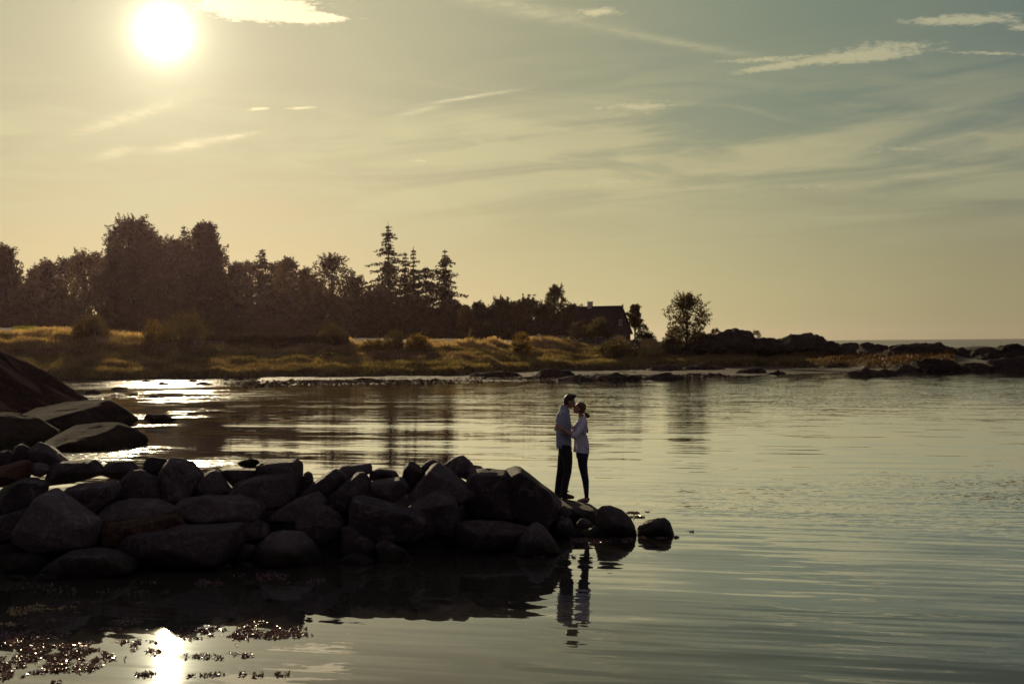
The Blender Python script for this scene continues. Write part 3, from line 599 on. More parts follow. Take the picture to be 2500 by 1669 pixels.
# rubble core of the breakwater, keeps light from leaking between the boulders
uc = np.linspace(-500, 1560, 130); tcv = np.linspace(0, 1, 40)
A, B = np.meshgrid(uc, tcv)
D0 = np.interp(A, [-500, 0, 500, 1000, 1400, 1700], [18.6, 19.5, 20.4, 21.0, 22.3, 23.2]); topz = np.interp(A, [-500, 0, 700, 1100, 1330, 1420, 1560], [1.1, .93, .86, .84, .45, .12, -.15])
Yc = D0+.3+B*5.2; prof = np.minimum(B/.42, (1-B)/.45); Zc = -.25+(topz+.25)*np.clip(prof, 0, 1)
Xc = (A-CX)/F*Yc; Zc = Zc+.06*(vnoise(Xc*4, Yc*4, 5)-.5)
r_, c_ = A.shape; ii = np.arange(r_*c_).reshape(r_, c_)
Fq = np.stack([ii[:-1, :-1].ravel(), ii[:-1, 1:].ravel(), ii[1:, 1:].ravel(), ii[1:, :-1].ravel()], 1)
co_ = link_mesh('rubble_bank', arr_mesh('rubble_bank', np.stack([Xc.ravel(), Yc.ravel(), Zc.ravel()], 1), Fq, True), M['granite_dark']); tag(co_, 'dark rubble bank filling the gaps under the boulders', kind='structure')

# low rocks and stones off the far shore
def low_rock(r, x0, y0, x1, y1, lab, name='shore_rock', mat='outcrop', group='low rocks off the far shore', seed=0, dd=0):
    rnd = random.Random(seed+900)
    w = x1-x0; h = y1-y0
    pk = rnd.uniform(.3, .6)
    j_ = [rnd.uniform(-.12, .12)*h for _ in range(8)]; y0 = y0+h*.14
    pts = [(x0, y1), (x0+w*.05, y1-h*.35+j_[0]), (x0+w*.14, y0+h*.42+j_[1]), (x0+w*pk*.7, y0+h*.2+j_[2]), (x0+w*pk*1.1, y0+j_[3]*.4), (x0+w*(pk*.5+.35), y0+h*.16+j_[4]), (x0+w*.8, y0+h*.3+j_[5]), (x0+w*.93, y1-h*.3+j_[6]), (x1, y1), (x0+w*.5, y1+h*.3)]
    pl = rp(r, pts); ax = (pl[0][0]+pl[8][0])/2
    D = ground_D(ax, pl[0][1])+dd; sc = D/F*(pl[8][0]-pl[0][0])
    make_rock(name, lab, 'rock', pl, D, M[mat], depth=min(2.5, sc*.45), voxel=max(.04, sc/60), amp=min(.10, max(.012, sc*.014)), seed=seed+200, ridge=True, group=group)
LR = [('S', 840, 378, 965, 405, 'dark round-backed rock in the brightest glitter near the left shore'), ('S', 570, 367, 655, 382, 'small flat rock left in the glitter patch'), ('S', 720, 365, 795, 380, 'small peaked rock mid glitter patch'),
      ('S', 570, 308, 720, 335, 'long low rock along the back of the glitter patch'), ('S', 355, 325, 495, 372, 'chunky dark rock right off the ribbed ridge'), ('S', 820, 250, 900, 275, 'flat dark rock against the grass bank, left bay'), ('S', 950, 270, 1065, 300, 'dark rock breaking the bright water below the left meadow'),
      ('S', 1060, 243, 1115, 256, 'small pale-topped stone at the meadow edge'), ('S', 1260, 268, 1415, 298, 'wide dark rock in bright shallows right of the pale-topped stone'), ('S', 1570, 232, 1670, 262, 'rounded boulder at the water edge under the green bank'), ('S', 1640, 302, 1700, 322, 'small dark triangular stone in the bright strip'),
      ('S', 1745, 306, 1780, 320, 'tiny dark stone right of the triangular stone'), ('S', 2025, 240, 2080, 264, 'dark post-like stone at the foot of the grass bank'), ('S', 1190, 250, 1290, 276, 'flat dark rock beside the wide rock of the shallows'), ('S', 1490, 244, 1545, 262, 'small rock left of the rounded boulder of the green bank'),
      ('2', 1060, 1455, 1330, 1498, 'long low whaleback rock on the flat below the spruces'), ('2', 1710, 1465, 1865, 1503, 'dark pointed rock on the tidal flat'), ('2', 1895, 1482, 1925, 1497, 'tiny stone right of the dark pointed rock'), ('2', 1555, 1484, 1625, 1498, 'flat sliver of rock on the flat left of the pointed rock'), ('2', 1635, 1484, 1700, 1499, 'flat stone touching the dark pointed rock'),
      ('3', 430, 898, 540, 922, 'small dark rock at the near edge of the rock shelf'), ('3', -20, 840, 420, 905, 'wide brown rock shelf at the left of the inlet'), ('3', 480, 815, 880, 915, 'brown hump of the rock shelf left of the inlet'), ('3', 690, 880, 1050, 935, 'low rock with its tip in the water under the house'), ('3', 950, 858, 1420, 925, 'dark rock shelf in front of the bright inlet'),
      ('3', 1400, 845, 1760, 922, 'long dark rock tapering to a point in the bay'), ('3', 1440, 790, 1760, 852, 'grey rock hump beneath the lone tree'), ('3', 1740, 782, 2090, 848, 'low grey rock right of the hump beneath the lone tree'), ('3', 1720, 864, 1900, 892, 'flat dark rock right of the pointed shelf'), ('3', 1890, 866, 2055, 893, 'flat dark rock farther right of the pointed shelf'),
      ('4', 140, 598, 390, 662, 'dark rock between two pools on the flat'), ('4', 385, 632, 530, 669, 'dark pointed rock at the near edge of the flat'), ('4', -10, 650, 45, 676, 'small dark rock at the left end of the flat'),
      ('4', 965, 598, 1300, 682, 'dark rugged islet before the brown heath'), ('4', 1170, 612, 1420, 676, 'lower right shoulder of the dark islet'), ('4', 1430, 660, 1510, 676, 'tiny skerry right of the dark islet')]
for i, (r, a, b_, c_2, d_, lab) in enumerate(LR): low_rock(r, a, b_, c_2, d_, lab, seed=i)
# big coastal outcrops behind the heath
OC = [([(-60, 470), (-40, 375), (20, 350), (45, 333), (130, 322), (200, 330), (245, 350), (262, 385), (275, 470)], 186, 'flat-topped dark outcrop right of the lone tree'),
      ([(-290, 470), (-200, 395), (-120, 350), (-60, 360), (0, 400), (60, 470)], 182, 'rounded dark outcrop just right of the lone tree, behind its foot'),
      ([(230, 480), (270, 400), (340, 388), (430, 390), (490, 415), (540, 480)], 184, 'low dark hump between the two big outcrops'),
      ([(470, 480), (485, 405), (520, 378), (560, 360), (600, 358), (630, 372), (680, 355), (740, 352), (790, 375), (820, 410), (850, 480)], 183, 'twin-humped dark outcrop where the sea horizon begins'),
      ([(800, 500), (820, 410), (860, 404), (920, 430), (960, 500)], 180, 'small dark knob at the start of the sea view'),
      ([(900, 540), (920, 432), (1000, 427), (1080, 435), (1110, 540)], 176, 'long flat dark rock below the sea horizon'),
      ([(1080, 560), (1100, 430), (1150, 427), (1230, 438), (1290, 465), (1340, 560)], 170, 'dark rock sloping right with a notch beyond it'),
      ([(1290, 600), (1310, 460), (1370, 438), (1480, 430), (1560, 424), (1680, 427), (1740, 448), (1810, 480), (1850, 600)], 160, 'widest dark headland rock against the sea'),
      ([(1790, 600), (1820, 478), (1860, 470), (1950, 495), (1990, 600)], 156, 'low dark saddle rock between the two headland rocks'),
      ([(1930, 610), (1960, 485), (2010, 462), (2080, 455), (2140, 465), (2200, 610)], 152, 'dark rounded headland rock second from the right edge'),
      ([(2120, 620), (2150, 462), (2200, 440), (2240, 432), (2310, 440), (2420, 470), (2700, 520), (2800, 620)], 150, 'dark headland rock at the right edge')]
for i, (pts, D, lab) in enumerate(OC):
    make_rock('rock_outcrop', lab, 'rock outcrop', rp('4', pts), D, M['outcrop'], depth=4.5, voxel=.15, amp=.16, seed=300+i, ridge=True, group='dark outcrops along the outer shore')
SR = [([(1480, 648), (1500, 560), (1640, 545), (1800, 560), (1880, 648)], 141, 'low dark shore rock below the widest headland'), ([(1840, 648), (1880, 590), (1980, 570), (2060, 590), (2090, 648)], 140.5, 'pale-topped low shore rock left of the right corner shore rock'), ([(2060, 650), (2090, 560), (2200, 535), (2420, 530), (2700, 560), (2750, 650)], 140, 'bulky dark shore rock in the right corner of the bay'),
      ([(1320, 640), (1360, 600), (1440, 592), (1500, 610), (1530, 640)], 141, 'small dark shore rock right behind the islet')]
for i, (pts, D, lab) in enumerate(SR):
    make_rock('shore_rock', lab, 'rock', rp('4', pts), D, M['outcrop'], depth=2.5, voxel=.10, amp=.11, seed=340+i, ridge=True, group='low rocks off the far shore')

# ------------------------------------------------------------------ foliage
def quads(cen, size, nrm=None, asp=1.6, rng=rng):
    n = len(cen)
    a = rng.normal(size=(n, 3)); a /= np.linalg.norm(a, axis=1)[:, None]
    b = rng.normal(size=(n, 3)); b -= a*(a*b).sum(1)[:, None]; b /= np.linalg.norm(b, axis=1)[:, None]
    s = np.asarray(size).reshape(-1, 1)*np.ones((n, 1))
    A_ = a*s*asp*.5; B_ = b*s*.5
    V = np.stack([cen-A_, cen+B_*.9, cen+A_, cen-B_*.9], 1).reshape(-1, 3)
    return V, np.arange(n*4).reshape(-1, 4)
def crown_mesh(name, pts, sizes, asp=1.6):
    V, Fq = quads(np.asarray(pts), np.asarray(sizes), asp=asp); return arr_mesh(name, V, Fq)
def tree_root(name, px, D, label, cat, group):
    x = (px-CX)/F*D; z = th(x, D)
    return empty(name, (x, D, z), label, cat, group), Vector((x, D, z))
TG = 'trees of the dark coastal grove'
def broadleaf(px, ytop, wpx, D, label, mat='leaves_dark', seed=0, name='broadleaf_tree', dens=1.0, base=.15, nl=22, leaf=.24, group=TG, lob=None, loose=False, cat='tree'):
    rg = np.random.default_rng(seed+11); rnd = random.Random(seed)
    root, o = tree_root(name, px, D, label, cat, group)
    H = un(px, ytop, D).z-o.z; Rr = wpx/F*D/2
    tr = MB(); tr.limb([(0, 0, -.3, .035*H**.8), (rnd.uniform(-.1, .1), 0, H*.3, .026*H**.8), (rnd.uniform(-.3, .3), 0, H*.72, .010*H**.8)], 8)
    Rr *= 1.16; nl = int(nl*max(1.0, H/Rr/2.2)*(1.0 if loose else 1.35)); base = base if (loose or base > .3) else min(base, .04)
    lobes = []
    for i in range(nl):
        t = (i+.5)/nl
        z = base+(1-base)*(1-(1-t)**1.15)
        rr = math.sin(math.pi*min(1, (z-base)/(1-base)*.86+.14))**.5
        ang = i*2.399+rnd.uniform(-.4, .4); rad = Rr*rr*rnd.uniform(.35, .82)
        lr = Rr*rnd.uniform(.17, .38)
        lz = min(z*H, H-lr*.55)
        lobes.append((math.cos(ang)*rad, math.sin(ang)*rad, lz, lr))
    lobes.append((0, 0, H-Rr*.25, Rr*.27))
    P = []; S = []
    for (lx, ly, lz, lr) in lobes:
        n = int((80 if loose else 130)*dens*(lr/1.0)**1.3*(.24/leaf)**1.5)+25
        v = rg.normal(size=(n, 3)); v /= np.linalg.norm(v, axis=1)[:, None]
        k = rg.uniform(.35, 1.0, n)**.6*(1+.22*rg.normal(size=n)*(v[:, 2] > -.2))
        q_ = v*k[:, None]*lr; q_[:, 2] *= .8
        P.append(q_+np.array([lx, ly, lz])); S.append(rg.uniform(.55, 1.25, n)*leaf)
        for _ in range(int(3*dens)+2):                                   # leafy sprigs leaving the clump
            a_ = rnd.uniform(0, 6.28); e_ = rnd.uniform(-.1, 1.4); Ls = lr*rnd.uniform(1.1, 1.75); m_ = int(14*dens)+6
            t_ = np.linspace(.5, 1, m_)[:, None]*Ls
            dv = np.array([math.cos(a_)*math.cos(e_), math.sin(a_)*math.cos(e_), math.sin(e_)*.9])
            P.append(np.array([lx, ly, lz])+dv*t_+rg.normal(size=(m_, 3))*leaf*.42); S.append(rg.uniform(.5, 1.0, m_)*leaf)
        h0 = max(.18*H, lz*.55)
        tr.limb([(0, 0, h0, .012*H**.75), (lx*.5, ly*.5, h0+(lz-h0)*.6, .007*H**.75), (lx, ly, lz, .004*H**.7)], 5, caps=False)
        for _ in range(3 if loose else 1):
            a_ = rnd.uniform(0, 6.28); e_ = rnd.uniform(-.2, 1.2)
            tr.limb([(lx, ly, lz, .012), (lx+math.cos(a_)*lr*math.cos(e_), ly+math.sin(a_)*lr*math.cos(e_), lz+lr*math.sin(e_)*.9, .006)], 4, caps=False)
    tr.build('trunk', M['bark'], root)
    link_mesh('crown', crown_mesh('crown', np.concatenate(P), np.concatenate(S)), M[mat], root)
    return root
def conifer(px, ytop, wpx, D, label, seed=0, name='spruce', base=.08, dens=1.0, thin=.0, group=TG, irr=.35, power=.85):
    rg = np.random.default_rng(seed+50); rnd = random.Random(seed+3)
    root, o = tree_root(name, px, D, label, 'tree', group)
    H = un(px, ytop, D).z-o.z; Rr = wpx/F*D/2
    ks = max(1.0, D/175); tr = MB(); tr.limb([(0, 0, -.3, .02*H), (0, 0, H*.5, .012*H), (0, 0, H*.97, .012)], 8)
    Rr *= 1.4
    P = []; S = []
    z = base*H
    while z < H*.985:
        f = 1-z/H
        env = Rr*(f**power)*(1.0-thin*(.25 if f > .5 else 1.0)*(rnd.random() < .4))
        nb = max(3, int(5+3*f)); side = rnd.uniform(0, 6.28)
        a0 = rnd.uniform(0, 6.28)
        for j in range(nb):
            a = a0+j*6.283/nb+rnd.uniform(-.3, .3)
            L = env*rnd.uniform(1-irr*1.4, 1+irr*.75)*(1+.28*math.cos(a-side))+.15
            lift = rnd.uniform(-.05, .25); droop = rnd.uniform(.2, .55)
            m_ = max(3, int(L/.16/ks*dens)); t = np.linspace(.12, 1, m_)
            rr = t*L
            zz = z+lift*L*np.sin(t*2.2)-droop*L*t**1.5*.8+.24*L*np.maximum(0, t-.65)
            c_ = np.stack([np.cos(a)*rr, np.sin(a)*rr, zz], 1)
            for kk in range(3):
                off = rg.normal(size=c_.shape)*np.array([.10, .10, .09])*ks*(1+.6*(1-t))[:, None]*min(1.3, .5+L*.3)
                off[:, 2] = off[:, 2]*.55-abs(rg.normal(size=m_))*.10*min(1, L)
                P.append(c_+off); S.append(rg.uniform(.11, .25, m_)*ks*(1.05 if L > 1 else .8))
            tr.limb([(0, 0, z, .03), (math.cos(a)*L*.5, math.sin(a)*L*.5, zz[m_//2], .018), (math.cos(a)*L*.95, math.sin(a)*L*.95, zz[-1], .008)], 4, caps=False)
        z += rnd.uniform(.18, .66)*(.75+.5*f)*ks
    P.append(np.stack([rg.normal(size=24)*.05, rg.normal(size=24)*.05, H*(.94+.06*np.linspace(0, 1, 24))], 1)); S.append(np.full(24, .13))
    tr.build('trunk', M['bark'], root)
    link_mesh('crown', crown_mesh('crown', np.concatenate(P), np.concatenate(S), 2.2), M['needles'], root)
    return root
def bush(px, ybot, ytop, wpx, D, label, mat='leaves', seed=0, name='bush', group='bushes on the meadow and along the grove', leaf=.16, dens=1.0, cat='bush'):
    rg = np.random.default_rng(seed+500); rnd = random.Random(seed)
    root, o = tree_root(name, px, D, label, cat, group)
    H = max(.5, un(px, ytop, D).z-o.z); Rr = wpx/F*D/2
    nl = 9+int(Rr*3); P = []; S = []; tr = MB()
    for i in range(nl):
        a = i*2.399+rnd.random(); q_ = math.sqrt((i+.5)/nl)
        rx = math.cos(a)*q_*Rr*.78; ry = math.sin(a)*q_*Rr*.7
        lr = rnd.uniform(.2, .34)*min(Rr, H)*1.1
        top_ = H*math.sqrt(max(.12, 1-(q_*.93)**2))-lr*.6
        for lz in (top_, top_*.55, lr*.4):
            n = int(120*dens*lr**1.2*(.16/leaf)**1.3)+20
            v = rg.normal(size=(n, 3)); v /= np.linalg.norm(v, axis=1)[:, None]
            P.append(v*(rg.uniform(.3, 1.15, n)[:, None])*lr+np.array([rx, ry, lz])); S.append(rg.uniform(.5, 1.3, n)*leaf)
        tr.limb([(rx*.15, ry*.15, -.1, .05), (rx*.6, ry*.6, top_*.5, .03), (rx, ry, top_, .012)], 5, caps=False)
    tr.build('trunk', M['bark'], root)
    link_mesh('crown', crown_mesh('crown', np.concatenate(P), np.concatenate(S)), M[mat], root)
    return root
s = d2s
k = 0
for (kind, x, yt, w, D, mat, lab, kw) in [
    ('b', 8, 575, 100, 172, 'leaves_dark', 'dense conifer cut by the left frame edge', dict(dens=1.5, nl=30, base=.03, name='conifer')),
    ('b', -60, 590, 130, 180, 'leaves_dark', 'broad dark tree almost outside the left edge', {}),
    ('b', 62, 655, 80, 178, 'leaves_dark', 'low tree filling the dip right of the edge conifer', {}),
    ('b', 112, 606, 90, 186, 'leaves_dark', 'low rounded tree on the rising left end of the grove', {}),
    ('b', 195, 585, 110, 182, 'leaves', 'mid-height rounded tree touching the left side of the massive broad tree', {}),
    ('b', 306, 512, 150, 176, 'leaves_dark', 'massive broad dark tree, widest crown of the grove', dict(dens=1.5, nl=34, base=.05)),
    ('b', 268, 575, 90, 172, 'leaves_dark', 'shoulder tree in front of the massive broad tree', dict(dens=1.2)),
    ('c', 424, 517, 78, 186, 0, 'thin-topped spruce poking up between the two biggest left crowns', dict(irr=.5, thin=.5, power=.7)),
    ('b', 345, 540, 90, 178, 'leaves_dark', 'right shoulder tree of the massive broad tree', dict(dens=1.3)),
    ('b', 400, 555, 100, 180, 'leaves_dark', 'dark tree under the thin-topped spruce', dict(dens=1.4)),
    ('b', 472, 520, 104, 172, 'leaves_dark', 'bulky dense conifer with ragged right side', dict(dens=1.6, nl=34, base=.03, name='conifer')),
    ('b', 460, 590, 130, 170, 'leaves_dark', 'dark tree in front of the bulky conifer', dict(dens=1.3)),
    ('b', 545, 608, 70, 178, 'leaves_dark', 'low leafy tree right of the bulky conifer', {}),
    ('c', 603, 571, 100, 176, 0, 'old broad spruce with sparse double top', dict(irr=.5, thin=.4, power=.6)),
    ('b', 663, 600, 80, 180, 'leaves', 'round-headed leafy tree right of the old broad spruce', dict(loose=True)),
    ('b', 700, 622, 60, 184, 'leaves', 'low leafy tree with sky gaps left of the pine', dict(loose=True)),
    ('b', 762, 591, 112, 174, 'leaves_dark', 'clump-crowned pine with sky showing through its limbs', dict(loose=True, nl=30, leaf=.2, name='pine_tree')),
    ('b', 815, 640, 60, 176, 'leaves_dark', 'lower clump-crowned tree at the right side of the pine', dict(loose=True, leaf=.2)),
    ('b', 738, 672, 135, 164, 'leaves_dark', 'low dome-shaped dark tree below the pine', dict(dens=1.3, base=.02)),
    ('b', 870, 664, 120, 166, 'leaves_dark', 'low dome-shaped dark tree at the foot of the tallest spruce', dict(dens=1.3, base=.02)),
    ('c', 893, 510, 122, 172, 0, 'tallest spruce with a thin leaning spire', dict(irr=.45, thin=.55, power=.8, dens=1.1)),
    ('c', 931, 578, 50, 170, 0, 'slim spruce pressed between two larger spruces', dict(irr=.4, power=.8)),
    ('c', 950, 566, 70, 174, 0, 'second spruce with a crooked narrow spire', dict(irr=.4, thin=.5, power=.8)),
    ('c', 978, 612, 90, 172, 0, 'fork-topped spruce in the middle of the spruce group', dict(irr=.55, power=.4)),
    ('c', 1022, 572, 86, 170, 0, 'rightmost tall spruce with upswept side branches', dict(irr=.45, thin=.3, power=.72, dens=1.1)),
    ('b', 630, 670, 130, 166, 'leaves_dark', 'low dark tree in front of the old broad spruce', dict(dens=1.2, base=.02)),
    ('b', 950, 700, 130, 166, 'leaves_dark', 'low dark tree under the spruce group', dict(dens=1.2, base=.02)),
    ('b', 1035, 700, 90, 168, 'leaves_dark', 'low dark tree at the foot of the rightmost spruce', dict(dens=1.2, base=.02)),
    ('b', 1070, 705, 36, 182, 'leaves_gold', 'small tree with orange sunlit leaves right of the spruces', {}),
    ('b', 1097, 696, 50, 184, 'leaves', 'spiky-headed small tree right of the orange one', dict(leaf=.2)),
    ('b', 1150, 690, 80, 184, 'leaves_dark', 'round dark tree left of the taller loose tree', dict(dens=1.2, base=.05)),
    ('b', 1214, 690, 96, 186, 'leaves_dark', 'wide dark tree next to the taller loose tree', dict(dens=1.1, base=.05)),
    ('b', 1272, 660, 66, 190, 'leaves', 'taller loose tree left of the house', dict(loose=True, leaf=.2)),
    ('b', 1255, 700, 70, 184, 'leaves_dark', 'dark tree beneath the taller loose tree', dict(dens=1.2, base=.05)),
    ('b', 1312, 702, 62, 190, 'leaves', 'leafy tree touching the left side of the house', {}),
    ('b', 1457, 702, 32, 212, 'leaves', 'small round-headed tree right behind the house', dict(base=.45, nl=12, leaf=.2)),
    ('b', 25, 630, 90, 198, 'leaves_dark', 'back-row tree rising right behind the edge conifer', {}),
    ('b', 88, 618, 90, 200, 'leaves_dark', 'back-row tree seen left of the low rounded tree', {}),
    ('b', 152, 600, 90, 200, 'leaves_dark', 'back-row tree between the two left rounded trees', {}),
    ('b', 235, 592, 90, 202, 'leaves_dark', 'back-row tree in the notch left of the massive broad tree', {}),
    ('b', 375, 580, 90, 202, 'leaves_dark', 'back-row tree in the notch left of the thin-topped spruce', {}),
    ('b', 515, 628, 90, 200, 'leaves_dark', 'back-row tree just right of the bulky conifer', {}),
    ('b', 575, 606, 80, 200, 'leaves_dark', 'back-row tree left behind the old broad spruce', dict(loose=True)),
    ('b', 638, 608, 90, 201, 'leaves_dark', 'back-row tree right behind the old broad spruce', dict(loose=True)),
    ('b', 715, 640, 100, 198, 'leaves_dark', 'back-row tree left behind the pine', {}),
    ('b', 800, 690, 110, 198, 'leaves_dark', 'back-row tree low behind the pine', {}),
    ('b', 860, 690, 90, 197, 'leaves_dark', 'back-row tree low behind the tallest spruce', {}),
    ('b', 935, 715, 90, 196, 'leaves_dark', 'back-row tree low behind the slim spruce', {}),
    ('b', 1000, 720, 90, 198, 'leaves_dark', 'back-row tree low behind the rightmost spruce', {}),
    ('b', 1120, 712, 90, 202, 'leaves_dark', 'back-row tree right behind the spiky-headed small tree', {}),
    ('b', 1180, 705, 90, 204, 'leaves_dark', 'back-row tree between the round and the wide dark trees', {}),
    ('b', 1295, 722, 70, 206, 'leaves_dark', 'back-row tree low behind the leafy tree at the house', {}),
    ('b', 1575, 680, 108, 180, 'leaves', 'lone airy tree with many thin stems right of the house', dict(loose=True, base=.22, nl=30, leaf=.17, group=None)),
]:
    k += 1
    if x < 1325 and D > 162:
        D *= 1.75 if x < 1060 else 1.4
        if kind == 'b': kw = dict(kw, leaf=kw.get('leaf', .24)*(1.6 if x < 1060 else 1.25))
    if kind == 'c': conifer(s(x), s(yt), s(w), D, lab, seed=k, **kw)
    else: broadleaf(s(x), s(yt), s(w), D, lab, mat, seed=k, **kw)
for (x, yt, w, D, mat, lab, kw) in [
    (208, 722, 96, 158, 'leaves', 'round bush standing in the golden grass on the left', {}),
    (130, 708, 70, 166, 'leaves', 'dark spreading bush left behind the round bush', {}),
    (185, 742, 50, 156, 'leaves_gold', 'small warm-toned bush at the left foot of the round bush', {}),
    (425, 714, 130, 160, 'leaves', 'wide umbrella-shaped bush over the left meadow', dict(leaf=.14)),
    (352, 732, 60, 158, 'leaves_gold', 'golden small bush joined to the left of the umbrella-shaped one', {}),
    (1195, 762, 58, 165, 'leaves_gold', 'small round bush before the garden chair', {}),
    (1440, 705+20, 0, 0, 0, None, {}),
    (762, 742, 80, 160, 'leaves', 'thin straggly bush above the long hedge', {}),
    (905, 756, 60, 158, 'leaves', 'left bush of the pair right of the hedge end', {}),
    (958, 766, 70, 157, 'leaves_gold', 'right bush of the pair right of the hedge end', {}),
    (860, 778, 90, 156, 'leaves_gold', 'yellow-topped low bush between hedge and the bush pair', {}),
    (750, 808, 46, 148, 'leaves', 'dark low bush on the mid meadow', {}),
    (1440, 722, 0, 0, 0, None, {}),
    (1375, 726, 70, 194, 'leaves', 'bush covering the middle of the house front', {}),
    (1330, 735, 60, 193, 'leaves_dark', 'dark bush at the left corner of the house', {}),
    (1474, 741, 42, 196, 'leaves_dark', 'round dark bush right of the house', {}),
    (1490, 762, 40, 195, 'leaves_dark', 'low dark bush beside the stone wall end', {}),
    (1545, 750, 60, 181, 'leaves', 'left low bush at the foot of the lone tree', {}),
    (1605, 758, 60, 181, 'leaves_dark', 'right low bush at the foot of the lone tree', {}),
    (1735, 756, 30, 188, 'leaves', 'thin twiggy shrub right of the flat-topped outcrop', dict(dens=.4)),
    (1640, 752, 34, 187, 'leaves_dark', 'small bush left of the flat-topped outcrop', {}),
    (1415, 778, 120, 176, 'leaves', 'wide low green thicket in the grass before the stone wall', {}),
    (1115, 742, 90, 176, 'leaves_dark', 'dark hedge-like bush below the orange tree', {}),
    (1200, 740, 100, 180, 'leaves_dark', 'dark bush left under the wide dark tree', {}),
    (1280, 745, 80, 184, 'leaves_dark', 'dark bush below the leafy tree beside the house', {}),
    (40, 725, 110, 168, 'leaves_dark', 'dark bush below the edge conifer', {}),
    (290, 700, 130, 166, 'leaves_dark', 'dark bush below the massive broad tree', {}),
    (520, 712, 120, 166, 'leaves_dark', 'dark bush below the bulky conifer', {}),
    (610, 725, 120, 165, 'leaves_dark', 'dark bush below the old broad spruce', {}),
    (700, 722, 110, 164, 'leaves_dark', 'dark bush left under the dome-shaped tree', {}),
    (820, 728, 120, 164, 'leaves_dark', 'dark bush between the two dome-shaped trees', {}),
    (1000, 738, 120, 165, 'leaves_dark', 'dark bush below the spruce group', {}),
    (160, 690, 110, 170, 'leaves_dark', 'dark bush below the low rounded left trees', {}),
]:
    if not lab: continue
    k += 1
    if x < 1325 and D > 170 or x < 1060 and D > 162:
        D *= 1.72 if x < 1060 else 1.38; kw = dict(kw, leaf=.30)
    bush(s(x), 0, s(yt), s(w), D, lab, mat, seed=k, **kw)

# long clipped hedge
def hedge():
    rg = np.random.default_rng(5); root, o = tree_root('hedge', 700, 162, 'long low dark hedge with a flat lit top behind the golden grass', 'hedge', None)
    n = 16000; u = rg.uniform(500, 850, n); d = 160.5+rg.uniform(0, 1.4, n)
    x = (u-CX)/F*d; zt_ = np.array([un(p, 816+.004*(p-500), 161).z for p in u]); zb = terr(x, d)
    t = rg.uniform(0, 1, n)**.45; z = zb+(zt_-zb)*t+rg.normal(size=n)*.03
    V, Fq = quads(np.stack([x-o.x, d-o.y, z-o.z], 1), rg.uniform(.10, .2, n)); link_mesh('foliage', arr_mesh('foliage', V, Fq), M['leaves_dark'], root)
hedge()

# grass: uncountable blades, colours per plant
def grass():
    rg = np.random.default_rng(9)
    n = 330000
    u = rg.uniform(-150, 2330, n); t = rg.uniform(0, 1, n)**1.1
    ds = np.interp(u, UU, DS)+1.2*np.sin(u*.021)+.8*np.sin(u*.067+1)
    d = ds+.1+t*32
    x = (u-CX)/F*d; z = terr(x, d)
    cl1 = vnoise(x*.22, d*.35, 3); cl2 = vnoise(x*.08, d*.16, 4); cl3 = vnoise(x*.8, d*.7, 8)
    keep = rg.uniform(0, 1, n) < (.35+.9*cl3)
    keep &= ~((u > 1980) & ((rg.uniform(0, 1, n) < .6) | (t > .55)))
    x, d, z, t, u, cl1, cl2, cl3 = [a[keep] for a in (x, d, z, t, u, cl1, cl2, cl3)]; n = len(x)
    h = .16+.62*cl1*cl3+.12*rg.normal(size=n).clip(-1, 2)
    tall = ((u < 560) & (t > .5)) | ((t > .72) & (cl1 > .5)); h = np.where(tall, h*1.45+.15, h); h = h.clip(.15, 1.2)
    w = rg.uniform(.02, .055, n)
    a = rg.uniform(0, math.pi, n); lean = rg.normal(size=(n, 2))*.16*h[:, None]+np.array([.05, 0])
    dx = np.cos(a)*w; dy = np.sin(a)*w
    base_ = np.stack([x, d, z-.03], 1)
    p0 = base_-np.stack([dx, dy, 0*x], 1); p1 = base_+np.stack([dx, dy, 0*x], 1)
    md = base_+np.stack([lean[:, 0]*.35, lean[:, 1]*.35, h*.6], 1); m0 = md-np.stack([dx, dy, 0*x], 1)*.8; m1 = md+np.stack([dx, dy, 0*x], 1)*.8
    tp = base_+np.stack([lean[:, 0], lean[:, 1], h], 1); q0 = tp-np.stack([dx, dy, 0*x], 1)*.45; q1 = tp+np.stack([dx, dy, 0*x], 1)*.45
    V = np.stack([p0, p1, m1, m0, q1, q0], 1).reshape(-1, 3)
    i = np.arange(n)*6
    Fq = np.concatenate([np.stack([i, i+1, i+2, i+3], 1), np.stack([i+3, i+2, i+4, i+5], 1)])
    gold = np.array([.64, .48, .30]); green = np.array([.25, .205, .10]); brown = np.array([.27, .18, .13]); rust = np.array([.075, .042, .022])
    wgold = np.clip((t-.55)*2.5+(cl1-.5)*1.5, 0, 1)*(u < 2000); wbr = np.clip((cl2-.45)*3, 0, 1)*np.clip(1.2-abs(t-.45)*2.5, 0, 1); wr = np.clip((u-1900)/140, 0, 1)*.95
    col = green[None]*(1-wbr[:, None])+brown[None]*wbr[:, None]
    col = col*(1-wgold[:, None])+gold[None]*wgold[:, None]; col = col*(1-wr[:, None])+rust[None]*wr[:, None]
    col *= (rg.uniform(.6, 1.3, n)*(.55+.9*vnoise(x*.5, d*.5, 12)))[:, None]
    o = link_mesh('meadow_grass', arr_mesh('meadow_grass', V, Fq, False, np.repeat(col, 6, axis=0)), M['grass'])
    tag(o, 'backlit golden and green grass covering the far shore meadow', 'grass', kind='stuff')
grass()
